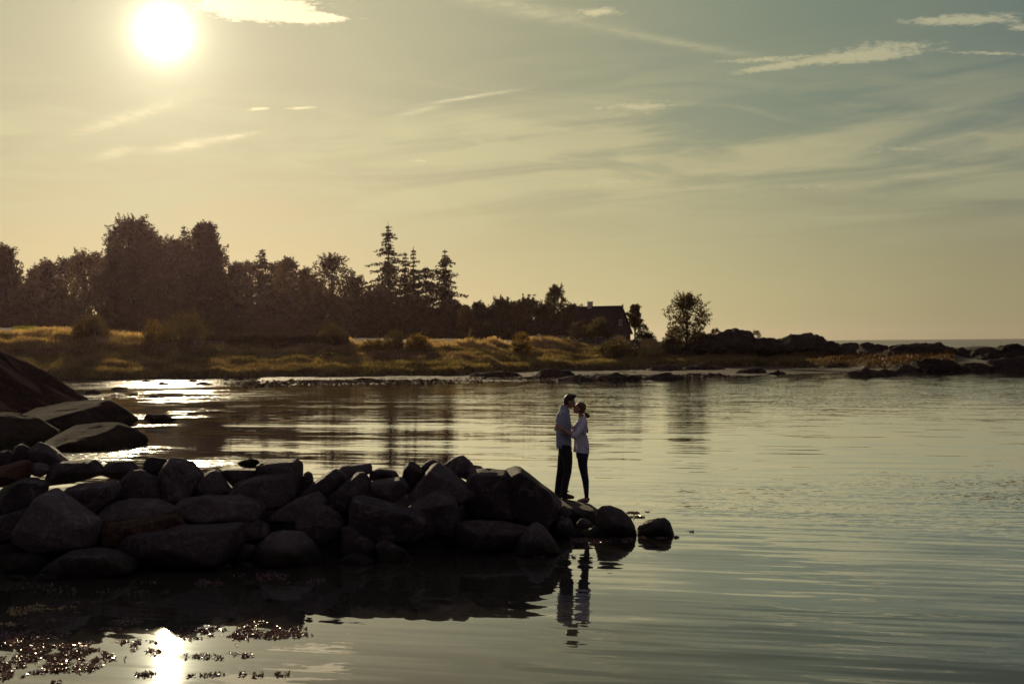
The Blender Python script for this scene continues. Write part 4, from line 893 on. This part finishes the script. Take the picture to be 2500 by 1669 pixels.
def lawn():
    rg = np.random.default_rng(19); n = 14000
    u = rg.uniform(35, 135, n); d = rg.uniform(166, 196, n); x = (u-CX)/F*d; z = terr(x, d)+.02
    h = rg.uniform(.1, .3, n); a = rg.uniform(0, 3.14, n); dx = np.cos(a)*.05; dy = np.sin(a)*.05; b0 = np.stack([x, d, z], 1)
    off = np.stack([dx, dy, 0*x], 1); tp = b0+np.stack([rg.normal(size=n)*.05, rg.normal(size=n)*.05, h], 1)
    V = np.stack([b0-off, b0+off, tp+off*.5, tp-off*.5], 1).reshape(-1, 3)
    o = link_mesh('lawn', arr_mesh('lawn', V, np.arange(n*4).reshape(-1, 4), False, np.tile(np.array([.34, .36, .09]), (n*4, 1))), M['grass'])
    tag(o, 'bright sunlit lawn seen through a gap in the left bushes', 'lawn', kind='stuff')
lawn()

# seaweed floating around the breakwater
def weed_patch(label, ells, reg_, mat, dens, size, seed, lift=.014, name='seaweed'):
    if size < .05: dens *= 1.7; size *= .68
    rg = np.random.default_rng(seed); P = []; S = []
    ox, oy, sc = reg[reg_]
    for (cx_, cy_, rx, ry, kd) in ells:
        A_ = math.pi*rx*ry
        Dm = ground_D(ox+cx_/sc, oy+cy_/sc); pm = Dm/F/sc; area = A_*pm*pm*Dm/CAMZ
        n = int(area*dens*kd)+3
        a = rg.uniform(0, 6.283, n); r_ = np.sqrt(rg.uniform(0, 1, n))*(1+.18*rg.normal(size=n))
        px = ox+(cx_+rx*r_*np.cos(a))/sc; py = oy+(cy_+ry*r_*np.sin(a))/sc
        aa = (px-CX)/F; bb = (CY-py)/F
        X_ = aa*math.cos(ROLL)+bb*math.sin(ROLL); Z_ = -aa*math.sin(ROLL)+bb*math.cos(ROLL); D = -CAMZ/Z_
        wx = X_*D; wy = D
        keep = (vnoise(wx*5, wy*2.2, seed)*.5+vnoise(wx*16, wy*7, seed+1)*.5) > rg.uniform(.46, .64, n)
        wx, wy = wx[keep], wy[keep]
        for _ in range(2):
            P.append(np.stack([wx+rg.normal(size=len(wx))*size*.5, wy+rg.normal(size=len(wx))*size*.8, np.abs(rg.normal(size=len(wx)))*lift*.5+.002], 1)); S.append(rg.uniform(.5, 1.3, len(wx))*size)
    P = np.concatenate(P); S = np.concatenate(S); n = len(P)
    a = rg.uniform(0, 6.283, n); A_ = np.stack([np.cos(a), np.sin(a), rg.normal(size=n)*.5], 1); B_ = np.stack([-np.sin(a), np.cos(a), rg.normal(size=n)*.5], 1)
    A_ = A_*(S*.9)[:, None]; B_ = B_*(S*.5)[:, None]
    V = np.stack([P-A_, P+B_+A_*.2, P+A_, P-B_-A_*.1], 1).reshape(-1, 3); Fq = np.arange(n*4).reshape(-1, 4)
    o = link_mesh(name, arr_mesh(name, V, Fq), M[mat]); tag(o, label, 'seaweed', kind='stuff')
weed_patch('floating purple-brown seaweed mats left of the sun reflection', [(60, 540, 90, 40, 1), (280, 500, 260, 32, 1), (560, 600, 140, 50, 1), (420, 620, 260, 55, 1), (200, 710, 260, 65, 1), (500, 730, 250, 35, 1), (700, 660, 170, 40, 1), (60, 780, 120, 50, 1), (900, 590, 170, 30, 1), (950, 550, 180, 14, 1), (380, 838, 60, 14, 1), (850, 790, 40, 8, .6)], 'B', 'weed', 1500, .026, 21)
weed_patch('scattered seaweed bits between the mats and the breakwater reflection', [(780, 460, 100, 14, 1), (920, 405, 110, 20, 1), (960, 380, 100, 12, 1), (350, 390, 180, 16, .7), (100, 430, 100, 16, .8), (1000, 270, 60, 6, 1), (620, 270, 120, 8, .8), (750, 238, 60, 6, .6), (530, 335, 40, 8, .8)], 'B', 'weed', 1100, .024, 22)
weed_patch('long floating seaweed raft right of the sun reflection', [(1380, 500, 100, 34, 1), (1600, 480, 300, 42, 1), (1900, 450, 230, 36, 1), (2050, 490, 150, 22, 1), (1800, 505, 320, 26, 1), (1850, 395, 60, 8, .8)], 'B', 'weed', 1500, .026, 23)
weed_patch('small seaweed tufts at the bottom edge below the long raft', [(1080, 630, 110, 26, 1), (1430, 650, 150, 20, .9), (1560, 665, 50, 10, 1), (1740, 645, 60, 16, 1), (1640, 625, 50, 6, .8), (1700, 570, 50, 5, .7), (1850, 775, 190, 26, 1), (1560, 785, 100, 12, 1), (1030, 780, 90, 20, .8), (1370, 780, 50, 16, .8)], 'B', 'weed', 1300, .026, 24)
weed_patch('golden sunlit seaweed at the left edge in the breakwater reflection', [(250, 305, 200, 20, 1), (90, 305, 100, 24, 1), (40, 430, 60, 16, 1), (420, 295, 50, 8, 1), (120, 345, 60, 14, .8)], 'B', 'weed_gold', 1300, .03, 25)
weed_patch('dark glistening seaweed fringe along the foot of the breakwater', [(300, 160, 360, 30, .2), (700, 190, 500, 16, .25), (1500, 130, 110, 32, 1.3), (1150, 190, 120, 10, 1), (1900, 80, 260, 30, .5), (2150, 110, 180, 18, .9), (900, 120, 260, 14, .15)], 'B', 'weed', 700, .024, 26)
weed_patch('dark seaweed fringe below the couple and the tip boulders', [(1080, 935, 130, 22, 1.2), (1390, 925, 170, 24, 1), (700, 1080, 330, 16, .6), (990, 1100, 50, 8, 1), (1720, 905, 130, 10, .8)], '7', 'weed', 900, .026, 27)
weed_patch('brown stranded seaweed strewn over the tidal flat', [(900, 1512, 700, 16, 1), (1500, 1505, 700, 12, 1), (300, 1530, 300, 12, .8)], '2', 'weed_tan', 30, .14, 31, lift=.10)
weed_patch('brown stranded seaweed on the flat by the rock shelf', [(600, 925, 600, 9, 1), (1500, 905, 700, 9, 1)], '3', 'weed_tan', 30, .14, 32, lift=.10)
weed_patch('thin strings of seaweed on the open water off the tip', [(1550, 670, 55, 6, 1.2), (1680, 660, 30, 3, .8), (1590, 712, 70, 6, 1.2), (2150, 850, 55, 6, 1.3), (1980, 830, 45, 3, 1), (1960, 903, 35, 7, 1.2), (2070, 846, 15, 3, 1)], '7', 'weed', 1400, .032, 28)

# ------------------------------------------------------------------ house, wall, small things
def house():
    D = 203.0; px = 1467
    x = (px-CX)/F*D; z0 = th(x, D)-.1
    root = empty('cottage', (x, D, z0), 'small dark cottage with steep roof and white chimney among trees', 'house', None, rz=R(-32))
    zr = un(1515, 749, D).z-z0; L = 6.6; Wd = 5.6; hw = 1.9
    b = MB(); b.box((0, 0, hw/2), (L, Wd, hw))
    # gables
    for sx_ in (-1, 1):
        bm_ = b.bm; a = [bm_.verts.new((sx_*(L/2), -Wd/2, hw)), bm_.verts.new((sx_*(L/2), Wd/2, hw)), bm_.verts.new((sx_*(L/2), 0, zr-.15))]
        c_ = [bm_.verts.new((sx_*(L/2-.25), -Wd/2, hw)), bm_.verts.new((sx_*(L/2-.25), Wd/2, hw)), bm_.verts.new((sx_*(L/2-.25), 0, zr-.15))]
        bm_.faces.new(a); bm_.faces.new(list(reversed(c_)))
        for i in range(3): bm_.faces.new((a[i], c_[i], c_[(i+1) % 3], a[(i+1) % 3]))
    b.build('wall', M['house_wall'], root, smooth=False)
    rf = MB()
    for sy in (-1, 1):
        run = Wd/2+.35; rise = zr-hw+.25; ln = math.hypot(run, rise); ang = math.atan2(rise, run)
        rf.box((0, sy*run/2, zr-rise/2+.02), (L+.5, ln, .16), Euler((-sy*ang, 0, 0)), .03)
        for r_ in range(9):
            t = (r_+.5)/9
            rf.box((0, sy*run*t, zr-rise*t+.12), (L+.5, .08, .05), Euler((-sy*ang, 0, 0)))
    rf.limb([(-L/2-.28, 0, zr+.05, .11), (L/2+.28, 0, zr+.05, .11)], 8); rf.limb([(L/2+.22, 0, zr+.05, .12), (L/2+.3, 0, zr+.32, .06)], 8)
    roof = rf.build('roof', M['thatch'], root, smooth=False)
    ch = MB(); ch.box((-L/2+1.6, 0, zr+.25), (.62, .55, 1.0), None, .02); ch.box((-L/2+1.6, 0, zr+.78), (.70, .63, .08), None, .01); ch.build('chimney', M['white'], roof, smooth=False)
    w = MB(); w.box((L/2+.03, -.2, zr*.5+.5), (.06, .8, .8), None, .01); fr = w.build('window', M['white'], root, smooth=False)
    p = MB(); p.box((L/2+.055, -.38, zr*.5+.5), (.03, .3, .66)); p.box((L/2+.055, -.02, zr*.5+.5), (.03, .3, .66)); p.build('pane', M['dark_glass'], fr, smooth=False)
    for yy in (-2.2,):
        for xx in (-2.0, 0, 2.0):
            w = MB(); w.box((xx, -Wd/2-.02, 1.15), (.8, .06, .8), None, .01); fr = w.build('window', M['white'], root, smooth=False)
            p = MB(); p.box((xx-.18, -Wd/2-.05, 1.15), (.3, .03, .66)); p.box((xx+.18, -Wd/2-.05, 1.15), (.3, .03, .66)); p.build('pane', M['dark_glass'], fr, smooth=False)
house()
def stone_wall():
    rnd = random.Random(4); b = MB(); D = 187
    for row in range(4):
        u = 1290+rnd.uniform(0, 3)
        while u < 1560:
            w = rnd.uniform(5, 12)*(1-.08*row); x = (u+w/2-CX)/F*D; z = th(x, D)-.1+row*.32+.2
            if not (row == 3 and rnd.random() < .3):
                b.ball((x, D+rnd.uniform(-.08, .08)+row*.05, z), (w/F*D*.5, .30, .185*rnd.uniform(.85, 1.12)), Euler((rnd.uniform(-.15, .15), rnd.uniform(-.12, .12), rnd.uniform(-.2, .2))), seg=9)
            u += w*.97
    o = b.build('stone_wall', M['wall_stone']); tag(o, 'low dry stone wall of rounded stones before the cottage', 'wall')
stone_wall()
def chair():
    D = 184.5; px = 1316; x = (px-CX)/F*D; z = th(x, D)
    r = empty('garden_chair', (x, D, z+.25), 'pale wooden garden chair facing the bay left of the stone wall', 'chair', None)
    for sx_ in (-.26, .26):
        for sy in (-.24, .24): MB().box((sx_, sy, .2), (.06, .06, .55 if sy < 0 else .55)).build('leg', M['white'], r, smooth=False)
        MB().box((sx_, 0, .66), (.09, .6, .04), None, .01).build('armrest', M['white'], r, smooth=False)
    MB().box((0, 0, .46), (.54, .52, .05), None, .01).build('seat', M['white'], r, smooth=False)
    b = MB()
    for i in range(5): b.box((-.2+i*.1, .28, .78), (.07, .03, .62), Euler((-.2, 0, 0)))
    b.build('backrest', M['white'], r, smooth=False)
chair()
def post():
    D = 183; px = 1538; x = (px-CX)/F*D; z = th(x, D)
    r = empty('marker_post', (x, D, z), 'slim pale post standing at the right end of the stone wall', 'post', None)
    MB().limb([(0, 0, -.2, .05), (0, 0, 1.55, .04)], 10).build('shaft', M['wood'], r); MB().box((0, 0, 1.6), (.14, .14, .1), None, .01).build('cap', M['wood'], r, smooth=False)
post()
def jetty():
    D = 157.5; x0 = (472-CX)/F*D; x1 = (536-CX)/F*D; z = un(500, 833, D).z
    r = empty('footbridge', ((x0+x1)/2, D, z-.6), 'low pale plank footbridge in the golden grass right of the umbrella bush', 'footbridge', None)
    b = MB(); n = 18
    for i in range(n): b.box(((i+.5)/n*(x1-x0)-(x1-x0)/2, 0, .6), ((x1-x0)/n*.9, .9, .07))
    b.build('deck', M['wood'], r, smooth=False)
    for i in range(4):
        for sy in (-.35, .35): MB().box((-(x1-x0)/2+.2+i*((x1-x0)-.4)/3, sy, .1), (.1, .1, .95)).build('leg', M['wood'], r, smooth=False)
jetty()

# ------------------------------------------------------------------ the couple
KP = 25.3/F/5.225
def hx(zx): return (zx-400)*KP
def hz(zy): return (1440-zy)*KP
P0 = un(1300+400/5.225, 940+1440/5.225, 25.3)
def V3(zx, zy, y=0.0, r=None):
    p = (hx(zx), y, hz(zy)); return p if r is None else (*p, r)
def ray_down(o, x, y):
    loc = o.matrix_world.translation
    hit = o.ray_cast(Vector((x, y, 5))-o.location, Vector((0, 0, -1)))
    return (hit[1]+o.location).z if hit[0] else None
def hand(mb, wrist, dirv, side, curl=.5, up=None):
    """palm, four unequal curled fingers and a thumb; dirv points along the hand, side is across the knuckles, curl bends about side"""
    d = Vector(dirv).normalized(); s_ = Vector(side); s_ = (s_-d*s_.dot(d)).normalized(); n = d.cross(s_)
    if up is not None and n.dot(Vector(up)) < 0: n = -n
    w = Vector(wrist); pc = w+d*.05
    mb.limb([(*w, .024), (*(w+d*.03), .026)], 8)
    for k_ in (-1, -.33, .33, 1): mb.limb([(*(w+d*.02+s_*k_*.018), .016), (*(w+d*.085+s_*k_*.028), .0135)], 8)
    for i, (k_, L) in enumerate(((-1.05, .062), (-.36, .074), (.34, .078), (1.02, .070))):
        p = w+d*.085+s_*k_*.028; q_ = p; dd = d.copy(); pts = [(*p, .0115)]
        for j, f in enumerate((.42, .32, .26)):
            a = curl*(.35+.28*j); dd2 = (d*math.cos(a)+n*math.sin(a)+s_*k_*.10).normalized(); q_ = q_+dd2*L*f; pts.append((*q_, .0108-.001*j))
        mb.limb(pts, 8)
    t0 = w+d*.03+s_*.028; t1 = t0+(d*.5+s_*.8+n*.25).normalized()*.035; t2 = t1+(d*.85+s_*.35+n*.3).normalized()*.032
    mb.limb([(*t0, .015), (*t1, .0125), (*t2, .0105)], 8)
def head(mb, c, tilt, facing, scale=1.0):
    """c head centre; facing +1 looks to +x; tilt rotates about y (positive = looks down for +x)"""
    rot = Euler((0, tilt*facing, 0)); m = rot.to_matrix()
    def L(x, y, z): return Vector(c)+m @ Vector((x*facing*scale, y*scale, z*scale))
    s = scale
    mb.ball(L(-.012, 0, .028), (.096*s, .076*s, .092*s), rot)
    mb.ball(L(.018, 0, -.022), (.072*s, .064*s, .088*s), rot)
    mb.ball(L(.040, 0, -.075), (.040*s, .042*s, .034*s), rot)           # chin and jaw
    mb.ball(L(.020, 0, -.060), (.055*s, .056*s, .040*s), rot)
    mb.limb([(*L(.082, 0, .022), .012*s), (*L(.100, 0, -.012), .014*s), (*L(.092, 0, -.022), .013*s)], 8)   # nose
    for sy in (-1, 1): mb.limb([(*L(.076, sy*.014, .030), .012*s), (*L(.068, sy*.044, .028), .012*s)], 8)     # brow
    mb.limb([(*L(.082, -.018, -.044), .009*s), (*L(.088, 0, -.043), .011*s), (*L(.082, .018, -.044), .009*s)], 8)
    mb.limb([(*L(.078, -.014, -.055), .009*s), (*L(.083, 0, -.056), .011*s), (*L(.078, .014, -.055), .009*s)], 8)
    for sy in (-1, 1): mb.ball(L(-.008, sy*.074, -.008), (.018*s, .009*s, .030*s), rot)                       # ears
    return L

def eyes(L, root, s=1.0):
    for sy in (-1, 1): MB().ball(L(.070, sy*.030, .012), .0125*s, seg=10).build('eye', M['white'], root)

def man():
    root = empty('person', P0, 'man in pale blue shirt and black trousers kissing the woman on the rock', 'person')
    b = MB()
    # head bows slightly toward the woman
    L = head(b, V3(486, 219), .26, 1, 1.02)
    b.limb([V3(440, 262, 0, .058), V3(415, 320, 0, .064), V3(405, 360, 0, .085)])
    b.loft([(hx(418), 0, hz(860), .095, .135), (hx(414), 0, hz(780), .092, .135), (hx(404), 0, hz(680), .100, .145), (hx(402), 0, hz(560), .118, .175), (hx(402), 0, hz(440), .122, .19), (hx(405), 0, hz(360), .10, .17), (hx(410), 0, hz(325), .06, .09)])
    sh = -.185
    near = [V3(398, 372, -.185, .052), V3(385, 470, -.235, .045), V3(375, 575, -.25, .038), V3(440, 606, -.235, .034), V3(525, 612, -.19, .026)]
    far = [V3(400, 372, .185, .052), V3(450, 470, .245, .045), V3(505, 555, .265, .038), V3(590, 580, .22, .033), V3(655, 590, .16, .026)]
    b.limb(near); b.limb(far)
    hand(b, V3(525, 612, -.19), (1, .15, .05), (0, -.2, 1), .35, up=(0, 1, 0)); hand(b, V3(655, 590, .16), (.75, -.75, 0), (0, 0, 1), .7, up=(-.5, -1, 0))
    b.limb([V3(415, 850, .07, .075), V3(368, 1090, .10, .058), V3(330, 1370, .11, .042), V3(328, 1400, .11, .045)])
    b.limb([V3(435, 850, -.07, .075), V3(448, 1100, -.09, .058), V3(402, 1375, -.085, .042), V3(402, 1405, -.085, .045)])
    for (fx, fy) in ((330, .11), (402, -.085)): b.limb([V3(fx-8, 1418, fy, .035), V3(fx+55, 1422, fy, .033), V3(fx+95, 1428, fy, .026)])
    b.build('body', M['skin'], root, voxel=.0068, smooth_it=2)
    eyes(L, root)
    # short dark hair with a lifted fringe
    h = MB(); rot = Euler((0, .22, 0))
    h.ball(L(-.022, 0, .040), (.098, .083, .086), rot); h.ball(L(-.048, 0, -.012), (.062, .074, .078), rot); h.ball(L(-.052, 0, -.055), (.040, .055, .040), rot)
    rnd = random.Random(1)
    for i in range(26):
        y = rnd.uniform(-.055, .055); x = rnd.uniform(-.07, .05)
        h.limb([(*L(x, y, .10), .016), (*L(x+.03, y*1.05, .128+.012*rnd.random()), .009)], 6)
    for i in range(9):
        y = -.05+i*.0125; h.limb([(*L(.045, y, .09), .018), (*L(.060, y, .100+.006*rnd.random()), .012), (*L(.074, y*.9, .104), .008)], 6)
    h.build('hair', M['hair_dark'], root, voxel=.006, smooth_it=1)
    # shirt: body, collar, rolled sleeves, curved tail hem
    s_ = MB()
    def zf(i, t):
        if i == 0: return .115*abs(math.sin(t))**1.2+.03*max(0, math.cos(t))
        if i == 1: return .05*abs(math.sin(t))
        return 0
    s_.loft([(hx(408), 0, hz(838), .132, .185), (hx(406), 0, hz(765), .140, .188), (hx(405), 0, hz(690), .138, .182), (hx(404), 0, hz(600), .138, .185), (hx(401), 0, hz(520), .138, .195), (hx(399), 0, hz(440), .137, .205), (hx(402), 0, hz(375), .120, .20), (hx(408), 0, hz(330), .088, .155), (hx(412), 0, hz(296), .070, .085), (hx(416), 0, hz(268), .062, .066)], zf=zf)
    s_.limb([V3(398, 370, -.19, .064), V3(385, 470, -.24, .058), V3(376, 560, -.25, .052), V3(384, 590, -.25, .05)])
    s_.limb([V3(400, 370, .19, .064), V3(450, 470, .25, .058), V3(498, 545, .265, .05)])
    rnd = random.Random(5)
    for i in range(12):                                                # soft folds
        x = 310+rnd.random()*190; y = 420+rnd.random()*320
        s_.limb([V3(x, y, -.185+.07*abs((x-405)/100), .016), V3(x+rnd.uniform(-30, 30), y+rnd.uniform(40, 90), -.18+.07*abs((x-405)/100), .012)], 6)
    sh_ = s_.build('shirt', M['shirt_blue'], root, voxel=.009, smooth_it=3)
    c_ = MB()
    for sy in (-1, 1): c_.limb([V3(392, 262, sy*.045, .012), V3(425, 285, sy*.06, .014), V3(470, 318, sy*.045, .013), V3(480, 345, sy*.03, .008)], 8)
    c_.limb([V3(392, 262, -.045, .012), V3(386, 258, 0, .013), V3(392, 262, .045, .012)], 8); c_.build('collar', M['shirt_blue'], sh_)
    for a, bb in ((near[2], near[3]),): MB().limb([(a[0]+.004, a[1], a[2]-.015, .053), (a[0]+.03, a[1]+.003, a[2]-.028, .052)], 14).build('cuff', M['shirt_blue'], sh_)
    p = MB()
    p.loft([(hx(424), 0, hz(905), .105, .150), (hx(422), 0, hz(850), .122, .172), (hx(420), 0, hz(790), .120, .168), (hx(412), 0, hz(750), .114, .158)])
    p.limb([V3(405, 880, .085, .100), V3(385, 985, .095, .084), V3(366, 1090, .10, .068), V3(345, 1220, .105, .064), V3(325, 1360, .11, .058), V3(323, 1395, .11, .060)], 16)
    p.limb([V3(440, 880, -.085, .104), V3(448, 985, -.088, .090), V3(450, 1095, -.09, .072), V3(425, 1220, -.088, .066), V3(402, 1350, -.085, .060), V3(398, 1395, -.085, .062)], 16)
    for (x, y, yy) in ((395, 1075, -.14), (440, 1140, -.15), (420, 1330, -.135), (400, 1360, -.13)): p.limb([V3(x-15, y, yy, .016), V3(x+40, y+22, yy, .014)], 6)
    p.build('trousers', M['trouser_black'], root, voxel=.009, smooth_it=2)
    for (fx, fy) in ((328, .11), (402, -.085)):
        q_ = MB(); q_.limb([V3(fx-14, 1408, fy, .042), V3(fx+40, 1412, fy, .043), V3(fx+92, 1424, fy, .036), V3(fx+112, 1428, fy, .028)], 14); q_.limb([V3(fx-10, 1385, fy, .05), V3(fx, 1405, fy, .05)], 12)
        sh2 = q_.build('shoe', M['shoe_brown'], root, voxel=.008, smooth_it=2)
        MB().loft([(hx(fx+48), fy, hz(1449), .095, .042), (hx(fx+48), fy, hz(1434), .098, .045)], 20).build('sole', M['trouser_black'], sh2)
    return root
def woman():
    root = empty('person', P0+Vector((hx(690), 0, hz(1468))), 'woman in white blouse and dark jeans, red hair tied up, kissing the man', 'person')
    ox, oz = hx(690), hz(1468)
    root.location = P0+Vector((ox, 0, oz))
    T = Vector((-ox, 0, -oz))
    def fin(o):
        o.location = T; return o
    b = MB()
    L = head(b, V3(603, 276), -.42, -1, .97)
    b.limb([V3(628, 345, 0, .046), V3(634, 400, 0, .05), V3(640, 430, 0, .07)])
    b.loft([(hx(640), 0, hz(880), .11, .160), (hx(636), 0, hz(800), .105, .150), (hx(622), 0, hz(680), .088, .125), (hx(620), 0, hz(560), .095, .140), (hx(628), 0, hz(470), .092, .15), (hx(636), 0, hz(420), .06, .10)])
    near = [V3(655, 450, -.15, .042), V3(600, 545, -.225, .036), V3(530, 615, -.285, .031), V3(455, 575, -.315, .028), V3(395, 528, -.315, .021)]
    far = [V3(645, 450, .15, .042), V3(590, 540, .225, .036), V3(520, 610, .275, .031), V3(430, 580, .25, .028), V3(365, 545, .195, .021)]
    b.limb(near); b.limb(far)
    hand(b, V3(395, 528, -.315), (-1, .12, .45), (.3, .2, 1), .55, up=(0, 1, 0)); hand(b, V3(365, 545, .195), (-.8, -.6, .1), (0, 0, 1), .7, up=(.5, -1, 0))
    b.limb([V3(640, 870, .075, .09), V3(668, 1110, .07, .05), V3(692, 1390, .07, .032), V3(694, 1430, .07, .034)])
    b.limb([V3(640, 870, -.075, .09), V3(656, 1110, -.07, .05), V3(684, 1390, -.065, .032), V3(686, 1430, -.065, .034)])
    for (fx, fy) in ((696, .07), (690, -.065)): b.limb([V3(fx+8, 1445, fy, .024), V3(fx-50, 1446, fy, .022), V3(fx-95, 1455, fy, .016)])
    fin(b.build('body', M['skin'], root, voxel=.0064, smooth_it=2))
    for sy in (-1, 1): fin(MB().ball(L(.070, sy*.030, .012), .012, seg=10).build('eye', M['white'], root))
    h = MB(); rot = Euler((0, .42, 0))
    h.ball(L(-.024, 0, .040), (.098, .082, .086), rot); h.ball(L(-.060, 0, -.004), (.062, .074, .075), rot); h.ball(L(-.02, 0, .085), (.06, .055, .04), rot)
    rnd = random.Random(2)
    bx, bz = 712, 372
    h.ball(V3(bx, bz), (.040, .040, .042)); h.limb([V3(690, 345, 0, .03), V3(bx, bz, 0, .03)])
    for i in range(26):
        a = rnd.uniform(0, 6.28); e_ = rnd.uniform(-1, 1); r_ = 30
        p_ = V3(bx+math.cos(a)*r_*.9, bz+math.sin(a)*r_*.9, e_*.03); h.limb([(*V3(bx, bz, e_*.02), .014), (*p_, .007)], 5)
    for i in range(18):
        t = rnd.uniform(0, 1); a = 2.4*t-1.2+1.2
        h.limb([(*L(-.02-.05*t, rnd.uniform(-.05, .05), .07), .014), (*L(-.05-.075*t, rnd.uniform(-.05, .05), .10-.10*t), .008)], 5)
    fin(h.build('hair', M['hair_red'], root, voxel=.006, smooth_it=1))
    s_ = MB()
    def zf(i, t): return (-.02*math.cos(t) if i == 0 else 0)
    s_.loft([(hx(626), 0, hz(838), .149, .195), (hx(628), 0, hz(780), .140, .185), (hx(622), 0, hz(710), .118, .165), (hx(612), 0, hz(640), .112, .155), (hx(614), 0, hz(560), .118, .16), (hx(624), 0, hz(490), .120, .172), (hx(640), 0, hz(440), .098, .16), (hx(648), 0, hz(405), .062, .10), (hx(646), 0, hz(380), .052, .058)], zf=zf)
    s_.limb([V3(655, 452, -.155, .060), V3(605, 540, -.225, .060), V3(548, 600, -.275, .056), V3(532, 612, -.285, .050)], 14)
    s_.limb([V3(645, 452, .155, .060), V3(595, 540, .225, .060), V3(528, 605, .27, .052)], 14)
    rnd = random.Random(8)
    for (x0, y0, x1, y1) in ((690, 470, 640, 560), (700, 500, 660, 600), (600, 620, 660, 760), (560, 640, 600, 800), (640, 640, 700, 780), (580, 560, 640, 620), (690, 620, 720, 820), (540, 700, 560, 830), (650, 560, 700, 640)):
        s_.limb([V3(x0, y0, -.155, .018), V3((x0+x1)/2+rnd.uniform(-8, 8), (y0+y1)/2, -.165, .015), V3(x1, y1, -.165, .010)], 6)
    bl = fin(s_.build('blouse', M['shirt_white'], root, voxel=.009, smooth_it=3))
    c_ = MB()
    for sy in (-1, 1): c_.limb([V3(676, 378, sy*.035, .012), V3(640, 390, sy*.055, .014), V3(598, 412, sy*.035, .012), V3(585, 440, sy*.02, .008)], 8)
    c_.limb([V3(676, 378, -.035, .012), V3(682, 374, 0, .013), V3(676, 378, .035, .012)], 8); c_.build('collar', M['shirt_white'], bl)
    MB().limb([V3(538, 618, -.287, .053), V3(520, 605, -.293, .050)], 14).build('cuff', M['shirt_white'], bl)
    p = MB()
    p.loft([(hx(640), 0, hz(905), .108, .150), (hx(641), 0, hz(860), .116, .165), (hx(638), 0, hz(790), .108, .158)])
    p.limb([V3(640, 890, .075, .098), V3(652, 1000, .072, .078), V3(672, 1110, .07, .058), V3(686, 1210, .07, .056), V3(692, 1320, .07, .044), V3(694, 1405, .07, .036)], 16)
    p.limb([V3(640, 890, -.075, .100), V3(642, 1000, -.072, .080), V3(656, 1110, -.07, .060), V3(676, 1200, -.068, .058), V3(686, 1310, -.066, .045), V3(687, 1405, -.065, .036)], 16)
    fin(p.build('jeans', M['jeans'], root, voxel=.009, smooth_it=2))
    for (fx, fy) in ((698, .07), (690, -.065)):
        q_ = MB(); q_.limb([V3(fx+14, 1438, fy, .031), V3(fx-30, 1440, fy, .031), V3(fx-85, 1452, fy, .027), V3(fx-120, 1458, fy, .018)], 14)
        sh2 = fin(q_.build('shoe', M['shoe_tan'], root, voxel=.007, smooth_it=2))
        MB().loft([(hx(fx-48), fy, hz(1474), .095, .034), (hx(fx-48), fy, hz(1462), .098, .036)], 20).build('sole', M['shoe_brown'], sh2)
    return root
mn = man(); wm = woman()
bpy.context.view_layer.update()
for o_, fx, ref in ((mn, 400, 1446), (wm, 665, 1472)):
    wx = P0.x+hx(fx); zt = [ray_down(couple_rock, wx+dx_, P0.y+dy_) for dx_ in (-.03, .06) for dy_ in (-.08, .08)]
    zt = [z for z in zt if z is not None]
    if zt:
        want = max(zt)-.004; have = P0.z+hz(ref); open('/tmp/foot.txt', 'a').write(f'{ref} {want} {have}\n')
        o_.location.z += max(-.12, min(.12, want-have))

# scattering volume added to imitate a lens-flare veil over the far trees
FLARE_HAZE = 0.000024
bm = bmesh.new(); bmesh.ops.create_cube(bm, size=1.0); bmesh.ops.transform(bm, matrix=Matrix.Translation((0, 0, 22)) @ Matrix.Diagonal((13000, 13000, 48, 1)), verts=bm.verts)
hm = bpy.data.materials.new('flare_haze'); hm.use_nodes = True; ht = hm.node_tree; ht.nodes.clear()
pv = ht.nodes.new('ShaderNodeVolumePrincipled'); pv.inputs['Color'].default_value = (1.0, .66, .76, 1); pv.inputs['Density'].default_value = FLARE_HAZE; pv.inputs['Anisotropy'].default_value = .80
mo_ = ht.nodes.new('ShaderNodeOutputMaterial'); ht.links.new(pv.outputs[0], mo_.inputs['Volume'])
hz_ = link_mesh('flare_haze', bm_mesh('flare_haze', bm, False), hm); tag(hz_, 'thin warm scattering veil over the bay, added in place of lens flare', kind='stuff')
